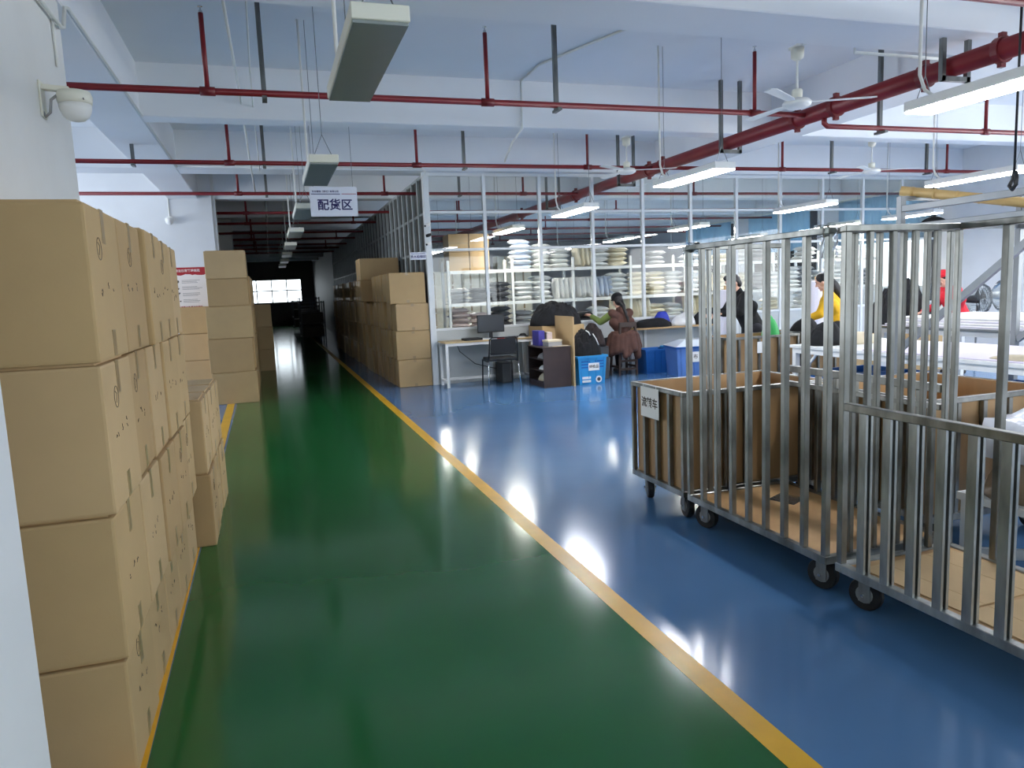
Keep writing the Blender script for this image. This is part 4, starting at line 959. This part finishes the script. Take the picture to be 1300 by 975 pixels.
def person(label, loc, rz, J, jacket, trousers, hairstyle, extra=None, sleeve=None):
    """J: joints in local metres, facing +y"""
    t = thing('person', label, 'person', loc, rz)
    bm = bmesh.new(); g = lambda k: Vector(J[k])
    pel, che, nek, hed = g('pelvis'), g('chest'), g('neck'), g('head')
    hf = Vector(J.get('look', (0, 1, 0))).normalized(); up = (hed-nek).normalized(); lat = hf.cross(up).normalized()
    R = Matrix((lat, hf, up)).transposed()
    chain(bm, [(pel, .12), ((pel+che)/2, .115), (che, .125)])
    for s in ('l', 'r'):
        capsule(bm, che, .10, g('sh_'+s), .06); chain(bm, [(g('sh_'+s), .055), (g('el_'+s), .042), (g('wr_'+s), .028)])
        chain(bm, [(g('hip_'+s), .085), (g('kn_'+s), .058), (g('an_'+s), .040)])
        capsule(bm, pel, .10, g('hip_'+s), .09)
        a = g('an_'+s); f = Vector(J.get('foot_'+s, (0, 1, 0))).normalized(); capsule(bm, a-f*.04-Vector((0, 0, .045)), .036, a+f*.15-Vector((0, 0, .055)), .028)
        hand(bm, g('wr_'+s), (g('wr_'+s)-g('el_'+s)), 1 if s == 'r' else -1, J.get('palm_'+s, (0, 0, -1)))
    capsule(bm, che+(nek-che)*.6, .06, hed-up*.05, .052)
    H = lambda x, y, z: hed + R @ Vector((x, y, z))
    ellip(bm, H(0, 0, .015), (.074, .092, .112), R); ellip(bm, H(0, .03, -.065), (.056, .058, .055), R)           # skull, jaw
    capsule(bm, H(0, .088, .012), .011, H(0, .106, -.022), .014, 8)                                              # nose
    for s in (-1, 1): ellip(bm, H(s*.076, -.005, -.005), (.010, .018, .030), R); ellip(bm, H(s*.035, .078, -.03), (.022, .015, .018), R)
    ellip(bm, H(0, .078, -.062), (.024, .012, .010), R); ellip(bm, H(0, .074, -.098), (.020, .014, .014), R)
    skinned('body', bm, 'skin', t, .0075, 1)
    for s in (-1, 1):
        b = bmesh.new(); ellip(b, H(s*.031, .083, .012), (.012, .007, .006), R); me = bpy.data.meshes.new('eye'); b.to_mesh(me); b.free(); me.materials.append(M['eye']); link('eye', me, t)
        MB().tube([H(s*.014, .090, .030), H(s*.032, .088, .036), H(s*.048, .076, .031)], .004, 6).build('eyebrow', 'hair', t)
    MB().tube([H(-.022, .088, -.062), H(0, .094, -.061), H(.022, .088, -.062)], .0045, 6).build('mouth', 'lip', t)
    # hair
    bm = bmesh.new(); ellip(bm, H(0, -.018, .040), (.086, .098, .100), R); ellip(bm, H(0, -.045, -.01), (.080, .065, .085), R)
    hairstyle(bm, H, R); skinned('hair', bm, 'hair', t, .009, 1)
    # jacket
    bm = bmesh.new(); e = .022
    chain(bm, [(pel+(pel-che)*.12, .15), ((pel+che)/2, .142), (che, .150)])
    for s in ('l', 'r'): capsule(bm, che, .128, g('sh_'+s), .085); capsule(bm, che-(che-pel)*.5, .115, g('sh_'+s)-(che-pel)*.45, .085)
    capsule(bm, che+(nek-che)*.5, .085, nek, .066)
    if not sleeve:
        for s in ('l', 'r'): w = g('wr_'+s); e_ = g('el_'+s); chain(bm, [(g('sh_'+s), .078), (e_, .062), (e_+(w-e_)*.93, .047)])
    skinned('jacket', bm, jacket, t, .011, 2)
    if sleeve:
        for s in ('l', 'r'):
            bm = bmesh.new(); w = g('wr_'+s); e_ = g('el_'+s); chain(bm, [(g('sh_'+s), .074), (e_, .058), (e_+(w-e_)*.93, .044)]); skinned('sleeve', bm, sleeve, t, .011, 2)
    bm = bmesh.new(); capsule(bm, pel, .135, pel+(che-pel)*.2, .13)
    for s in ('l', 'r'):
        capsule(bm, pel, .12, g('hip_'+s), .105); k = g('kn_'+s); a = g('an_'+s); chain(bm, [(g('hip_'+s), .105), (k, .076), (k+(a-k)*.93, .060)])
    skinned('trousers', bm, trousers, t, .011, 2)
    for s in ('l', 'r'):
        a = g('an_'+s); f = Vector(J.get('foot_'+s, (0, 1, 0))).normalized(); bm = bmesh.new(); capsule(bm, a-f*.05-Vector((0, 0, .038)), .044, a+f*.16-Vector((0, 0, .050)), .036); skinned('shoe', bm, 'shoe', t, .010, 1)
    if extra: extra(t, H, R)
    return t
def short_hair(bm, H, R): ellip(bm, H(0, .03, .085), (.070, .060, .045), R)
def long_hair(bm, H, R):
    chain(bm, [(H(0, -.06, .02), .075), (H(0, -.10, -.10), .075), (H(0, -.125, -.26), .06), (H(0, -.13, -.38), .035)])
def braid(bm, H, R):
    pts = [(H(0, -.09, -.06), .050)]
    for k in range(7): pts.append((H(.006*(-1)**k, -.135-.006*k, -.13-.055*k), .036-.002*k if k % 2 == 0 else .027-.002*k))
    chain(bm, pts)
def standing(lean=.1, la=(-.30, .38, 1.0), ra=(.30, .38, 1.0), h=1.0):
    J = dict(pelvis=(0, -.04, .92), chest=(0, -.02+lean, 1.22), neck=(0, lean*1.25, 1.40), head=(0, lean*1.6+.02, 1.52), sh_l=(-.17, lean-.01, 1.33), sh_r=(.17, lean-.01, 1.33),
             wr_l=la, wr_r=ra, hip_l=(-.09, -.03, .88), hip_r=(.09, -.03, .88), kn_l=(-.10, .02, .49), kn_r=(.10, 0, .49), an_l=(-.10, -.02, .085), an_r=(.11, -.03, .085))
    for s, q in (('l', -1), ('r', 1)):
        a, b = Vector(J['sh_'+s]), Vector(J['wr_'+s]); m_ = (a+b)/2; J['el_'+s] = tuple(m_+Vector((q*.06, -.05, -.09)))
    out = {}
    for k, v in J.items(): out[k] = (v[0]*h, v[1]*h, v[2]*h)
    out['look'] = (0, 1, -.35); return out
# wooden stool with a back
sp = (5.76, 11.45)
st = thing('wooden_stool', 'dark wooden stool with a slatted back under the seated worker', 'stool', (sp[0], sp[1], 0), 0.05)
MB().box(-.17, .17, -.15, .17, .475, .50).build('seat', 'dark_wood', st, bevel=.004)
for s in (-1, 1):
    MB().bar((s*.165, .17, 0), (s*.14, .14, .475), .034).build('leg', 'dark_wood', st)
    MB().bar((s*.17, -.16, 0), (s*.145, -.17, .92), .034).build('leg', 'dark_wood', st)
    MB().bar((s*.16, .155, .16), (s*.16, -.165, .16), .022, .034).build('rung', 'dark_wood', st)
for z in (.12, .26): MB().bar((-.165, -.163, z), (.165, -.163, z), .022, .036).build('rung', 'dark_wood', st)
MB().bar((-.16, -.17, .88), (.16, -.17, .88), .03, .085).build('back_rail', 'dark_wood', st, bevel=.004)
MB().bar((-.15, -.168, .62), (.15, -.168, .62), .02, .03).build('back_rail', 'dark_wood', st)
cu = heap('seat_cushion', 'lime yellow cushion on the wooden stool', 'cushion', (sp[0], sp[1], .50), .15, .14, .055, 'lime', 41, n=20, rough=.05)
def cap_coat(t, H, R):
    bm = bmesh.new(); ellip(bm, H(0, -.005, .075), (.098, .105, .078), R); ellip(bm, H(0, .09, .055), (.07, .06, .014), R); skinned('cap', bm, 'black_cloth', t, .009, 1)
    # brown coat tied round the hips, hanging over the stool
    bm = bmesh.new(); rr = random.Random(3)
    for k in range(19):
        a = math.pi*(0.98+1.04*k/18)+rr.uniform(-.08, .08); q = rr.uniform(.88, 1.08); x, y = .265*q*math.cos(a), .215*q*math.sin(a)
        capsule(bm, (x*.8, y*.8, .68+rr.uniform(-.03, .04)), .07, (x*1.06, y*1.04, .33+rr.uniform(0, .16)), rr.uniform(.045, .07))
    skinned('coat', bm, 'brown_cloth', t, .013, 1)
seated = dict(pelvis=(0, -.02, .62), chest=(0, .06, .96), neck=(0, .09, 1.15), head=(-.02, .12, 1.28), sh_l=(-.16, .06, 1.07), sh_r=(.16, .06, 1.07), el_l=(-.30, .24, .93), el_r=(.24, .26, .90), wr_l=(-.36, .45, 1.03), wr_r=(.02, .44, .98),
    hip_l=(-.09, .02, .60), hip_r=(.09, .02, .60), kn_l=(-.13, .42, .56), kn_r=(.13, .42, .56), an_l=(-.14, .40, .085), an_r=(.14, .40, .085), look=(-.02, 1, -.30))
person('person in a brown vest and black cap seated on the wooden stool, back turned', (sp[0], sp[1], 0), 0.05, seated, 'brown_cloth', 'trouser', braid, cap_coat, 'green_cloth')
# man at the plywood cart
mx = onY(952, 380, 8.55)
person('person in a black jacket standing behind a plywood cart, reaching left', (mx.x, 8.55, 0), 1.40, standing(.14, (-.22, .50, 1.12), (.20, .46, 1.10)), 'black_cloth', 'trouser', short_hair)
yx = onY(1062, 380, 8.35)
person('person in a yellow jacket with long dark hair standing at the white tables', (yx.x, 8.35, 0), 0.75, standing(.10, h=.97), 'yellow_cloth', 'trouser', long_hair)
rx_ = onY(1194, 380, 8.85)
person('person in a red jacket and red cap beside the tall heap of black garments', (rx_.x-.12, 8.45, 0), 1.2, standing(.12, h=.95), 'red_cloth', 'trouser', short_hair,
       lambda t, H, R: (lambda b: (ellip(b, H(0, -.005, .078), (.094, .10, .072), R), ellip(b, H(0, .09, .055), (.06, .05, .012), R), skinned('cap', b, 'red_cloth', t, .009, 1)))(bmesh.new()))

# ================================================================== WORK AREA ON THE RIGHT
wood_trolley(5.25, 6.30, 7.62, 8.20, 0.86, 'plywood-lined trolley in front of the person in black', 8, 5)
wood_trolley(6.40, 7.10, 7.72, 8.40, 0.86, 'small plywood-lined trolley beside the person in yellow', 6, 5)
tag(MB().box(-.06, .06, -.003, 0, -.07, .07).build('paper_tag', 'paper', loc=(5.72, 7.616, .72)), 'white paper tag on the plywood trolley before the person in black', 'tag')
def table(label, x0, x1, y0, y1, z, top, leg, name='work_table', brace=True, th=.035):
    t = thing(name, label, 'table', (x0, y0, 0)); w, l = x1-x0, y1-y0
    MB().box(0, w, 0, l, z-th, z).build('table_top', top, t, bevel=.004)
    for a in (.05, w-.05):
        for b in (.06, l-.06): MB().box(a-.03, a+.03, b-.03, b+.03, 0, z-th).build('leg', leg, t)
    MB().box(.02, .06, .09, l-.09, z-th-.06, z-th).build('apron', leg, t); MB().box(w-.06, w-.02, .09, l-.09, z-th-.06, z-th).build('apron', leg, t)
    if brace:
        for b, s in ((.06, 1), (l-.06, -1)): MB().bar((.05, b+s*.02, z-.42), (.05, b+s*.34, z-th-.06), .025).build('brace', leg, t)
    return t
table('long white cutting table along the open work area', 5.88, 7.25, 3.7, 7.30, .76, 'white_paint', 'white_paint', 'cutting_table')
fb = tag(MB().box(5.92, 7.2, 3.72, 6.2, 0, .012).build('fabric_sheet', 'fabric_lilac', loc=(0, 0, .76), bevel=.004), 'pale lilac fabric sheet spread on the long cutting table', 'fabric')
heap('folded_cloth', 'folded beige cloth lying on the lilac fabric sheet', 'cloth', (6.08, 4.55, .772), .11, .30, .05, 'fabric_beige', 51, n=24)
t2 = table('second white table with layered white fabric beside the pedestal fans', 7.9, 9.4, 4.2, 8.0, .86, 'grey_steel', 'white_paint', 'cutting_table')
for k in range(4):
    tag(MB().box(7.92+.01*k, 9.38-.015*k, 4.25+.03*k, 7.9-.05*k, 0, .03).build('fabric_layer', ['fabric_white', 'pack_white'][k % 2], loc=(0, 0, .86+k*.0305), bevel=.004), 'white fabric layer on the second table, %s from its top board' % ORD[k], 'fabric', None)
for k, (x, y) in enumerate([(6.45, 6.85), (6.45, 6.25), (6.5, 5.0), (6.5, 4.2)]):
    crate('dark blue bin on the floor under the long cutting table, %s from its far end' % ORD[k], x, y, .85, .52, .46, 'blue_bin', 0.0, slots=False, name='storage_bin')
heap('garment_pile', 'black and grey garments at the far end of the long cutting table', 'clothes', (6.15, 7.02, .76), .24, .22, .30, 'black_cloth', 61)
heap('garment_pile', 'beige garments beside the black ones on the long cutting table', 'clothes', (6.55, 6.95, .76), .30, .22, .16, 'fabric_beige', 62)
# garments hanging in a tall heap
gb = tag(MB().box(9.15, 10.15, 8.95, 9.75, 0, .62).build('carton', 'carton', bevel=.006), 'big brown carton under the tall heap of black garments', 'carton')
heap('garment_pile', 'tall heap of black garments on a carton between the workers', 'clothes', (9.66, 9.34, .62), .52, .42, .92, 'black_cloth', 63, n=60, rough=.6)
heap('garment_pile', 'black garments heaped on the second plywood trolley', 'clothes', (6.75, 8.06, .62), .27, .26, .42, 'black_cloth', 64)
heap('garment_pile', 'green plastic bag on the plywood trolley of the person in black', 'bag', (6.15, 8.0, .70), .12, .14, .40, 'green_plastic', 65, n=24)
# steel spreading rack with bamboo pole above the cutting table
RXK = 5.80
rkk = thing('spreading_rack', 'grey steel fabric rack with long overhead rails above the cutting table', 'rack', (RXK, 2.0, 0))
L = 3.62
for a in (0.0, 1.55):
    MB().box(a-.03, a+.03, L-.03, L+.03, 0, 2.28).build('post', 'grey_steel', rkk, bevel=.003)
    MB().box(a-.03, a+.03, -.03, .03, 0, 2.28).build('post', 'grey_steel', rkk, bevel=.003)
    MB().bar((a, L-.03, .82), (a, L-1.5, 1.95), .04, .06).build('brace', 'grey_steel', rkk)
    for z, w in ((1.98, .06), (2.16, .05)): MB().box(a-w/2, a+w/2, .03, L-.03, z-.03, z+.03).build('rail', 'grey_steel', rkk, bevel=.003)
for z in (1.98, 2.26):
    for b in (0.0, L): MB().box(.03, 1.52, b-.02, b+.02, z-.02, z+.02).build('cross_bar', 'grey_steel', rkk)
for a in (.3, .6, .9, 1.2): MB().box(a-.07, a+.07, .03, L-.03, 2.00, 2.02).build('slat', 'grey_steel', rkk)
bp = thing('bamboo_pole', 'long yellow bamboo pole lying across the top of the steel rack', 'pole', (0, 0, 0))
P0 = onY(1143, 260, 5.72); 
pa = Vector((P0.x, 5.72, 2.345)); _q = onX(1300, 257, 6.45); pb_ = pa+(_q-pa)*1.7
MB().tube([pa, pb_], .045, 14).build('cane', 'bamboo', bp, smooth=True)
d_ = (pb_-pa)
for k in range(9):
    q = pa+d_*(.06+.11*k); MB().tube([q-d_.normalized()*.008, q+d_.normalized()*.008], .0485, 14).build('node', 'bamboo', bp)
MB().tube([pa-d_.normalized()*.002, pa+d_.normalized()*.003], .03, 14).build('hollow_end', 'bamboo_end', bp)
rg = onX(1188, 277, 6.3)
heap('rag', 'small black and white rag lying on the steel rack', 'rag', (5.98, 5.42, 2.02), .05, .13, .05, 'black_cloth', 71, n=24)
# hanging black cable with a knotted plug
hx = 5.5
c0 = onX(1292, 60, hx); c1 = onX(1287, 235, hx)
kb = thing('hanging_cable', 'black cable with a looped knot hanging beside the steel rack', 'cable', (hx, c1.y, 0))
MB().tube([(0, 0, SLAB), (.0, 0, c1.z+.10)], .009, 8).build('cord', 'black', kb, smooth=True)
MB().tube([(0, 0, c1.z+.10), (.03, .03, c1.z+.05), (.02, .05, c1.z), (0, .01, c1.z-.03), (-.03, -.04, c1.z), (0, -.02, c1.z+.06), (.01, .0, c1.z+.10)], .016, 8).build('knot', 'black', kb, smooth=True)
# pedestal fans wrapped in film
def pedestal_fan(x, y, z, rz, dark, label):
    t = thing('pedestal_fan', label, 'fan', (x, y, 0), rz)
    MB().lathe([(.20, 0), (.20, .02), (.05, .045)], 20).build('base', 'dark_grey' if dark else 'plastic_white', t)
    MB().tube([(0, 0, .03), (0, 0, z-.1)], .016, 8).build('pole', 'grey_steel', t)
    MB().tube([(0, .16, z), (0, -.02, z)], [.06, .07], 12).build('motor', 'dark_grey' if dark else 'plastic_white', t, smooth=True)
    g = MB()
    for rr_ in (.08, .16, .23): g.tube([(rr_*math.cos(a*math.pi/10), -.08-(.23-rr_)*.1, z+rr_*math.sin(a*math.pi/10)) for a in range(21)], .004, 5)
    for k in range(16): a = k*math.pi/8; g.tube([(0, -.105, z), (.23*math.cos(a), -.08, z+.23*math.sin(a)), (.23*math.cos(a), 0.0, z+.23*math.sin(a))], .003, 4)
    g.build('grille', 'dark_grey' if dark else 'plastic_white', t)
    for k in range(3):
        a = k*2.094; b = a+.9
        MB().add([(.03*math.cos(a), -.04, z+.03*math.sin(a)), (.20*math.cos(a), -.05, z+.20*math.sin(a)), (.20*math.cos(b), -.02, z+.20*math.sin(b)), (.03*math.cos(b), -.02, z+.03*math.sin(b))], [(0, 1, 2, 3)]).build('blade', 'dark_grey' if dark else 'plastic_white', t)
    MB().lathe([(.06, -.17), (.20, -.14), (.255, -.06), (.25, .05), (.10, .17)], 20, (0, 0, z), 'y').build('film_cover', 'film', t, smooth=True)
f1 = onY(1240, 400, 8.8); f2 = onY(1270, 395, 8.9)
pedestal_fan(f1.x, 8.8, 1.10, 0.3, True, 'dark pedestal fan wrapped in clear film near the white wall')
pedestal_fan(f2.x+.06, 8.9, 1.13, 0.2, False, 'white pedestal fan wrapped in clear film near the white wall')
sw = onX(1293, 415, 13.97)
b_ = thing('wall_box', 'small wooden box frame on the white side wall', 'box', (13.99, 10.2, 1.25)); MB().box(-.06, 0, -.15, .15, -.12, .12).build('case', 'beige_paper', b_, bevel=.004); MB().box(-.062, -.058, -.11, .11, -.08, .08).build('opening', 'dark_grey', b_)
# film wrapped goods behind the cage trolleys
pl = thing('white_trolley', 'white framed flat trolley behind the cage trolleys', 'trolley', (3.42, 1.55, 0))
MB().box(0, 1.25, 0, 1.35, .34, .38).build('deck', 'white_paint', pl)
for a in (.04, 1.21):
    for b in (.04, 1.31): MB().box(a-.025, a+.025, b-.025, b+.025, .0, .34).build('leg', 'white_paint', pl)
MB().bar((.03, 1.28, .06), (.03, .30, .34), .05).build('brace', 'white_paint', pl)
for k in range(2):
    heap('wrapped_bundle', 'brown goods wrapped in glossy film on the white trolley, %s from the plywood trolley' % ORD[k], 'bundle', (3.72+.5*k, 2.62-.5*k, .38), .27, .25, .36, 'brown_wrap', 80+k, n=30)
n = 26; vs = []; fs = []
for j in range(n):
    for i in range(n):
        x, y = 1.2*i/(n-1), 1.3*j/(n-1); ed = min(i, n-1-i, j, n-1-j)
        vs.append((x, y, .04*mnoise.noise(Vector((x*4, y*4, 1)))+.02*mnoise.noise(Vector((x*11, y*9, 4)))+(0 if ed else -.20)))
for j in range(n-1):
    for i in range(n-1): fs.append((j*n+i, j*n+i+1, (j+1)*n+i+1, (j+1)*n+i))
sh = MB().add(vs, fs).build('plastic_cover', 'plastic_film', loc=(3.46, 1.58, .79), smooth=True); md = sh.modifiers.new('t', 'SOLIDIFY'); md.thickness = .004
tag(sh, 'glossy white plastic cover draped over the goods on the white trolley', 'cover')
# dim racks and goods far along the walkway
for k, (x, y, w, l, h) in enumerate([(.95, 25.5, .8, 1.2, 1.45), (1.05, 28.0, .7, 1.6, 1.3), (1.15, 31.0, .8, 2.0, 1.6), (1.0, 35.0, .9, 2.0, 1.5)]):
    t = thing('goods_rack', 'dark rack with goods far along the dim walkway, %s from the carton row' % ORD[k], 'rack', (x, y, 0))
    for a in (.02, w-.02):
        for b in (.02, l-.02): MB().box(a-.02, a+.02, b-.02, b+.02, 0, h).build('upright', 'dark_grey', t)
    for z in (.25, .7, h-.06): MB().box(0, w, 0, l, z, z+.03).build('shelf', 'dark_grey', t)
    for z in (.28, .73): MB().box(.05, w-.05, .05, l-.05, z, z+.34).build('goods', 'far_dark', t, bevel=.01)
for k in range(5):
    carton(-.75, -.20, 22.3+k*1.6, 22.8+k*1.6, 0, .5, 'brown carton on the floor far along the dim walkway, %s past the concrete column' % ORD[k], 'single cartons far along the walkway', ('+x',))

for k, (px_, Y, z0, z1) in enumerate([(1036, 9.5, 0, 1.50), (921, 9.4, 0, 1.42)]):  # added rolls in place of a bright panel and a white draped form
    q = onY(px_, 400, Y); o = thing('standin_roll', 'added white roll standing in for a bright shape %s' % ['beside the person in yellow', 'in front of the person in black'][k], 'stand-in roll', (q.x, Y, 0))
    MB().lathe([(.12, 0), (.125, .02), (.125, z1-.02), (.12, z1)], 18).build('cloth', 'fabric_white', o, smooth=False); MB().lathe([(.025, z1), (.025, z1+.06)], 10).build('core', 'carton', o)
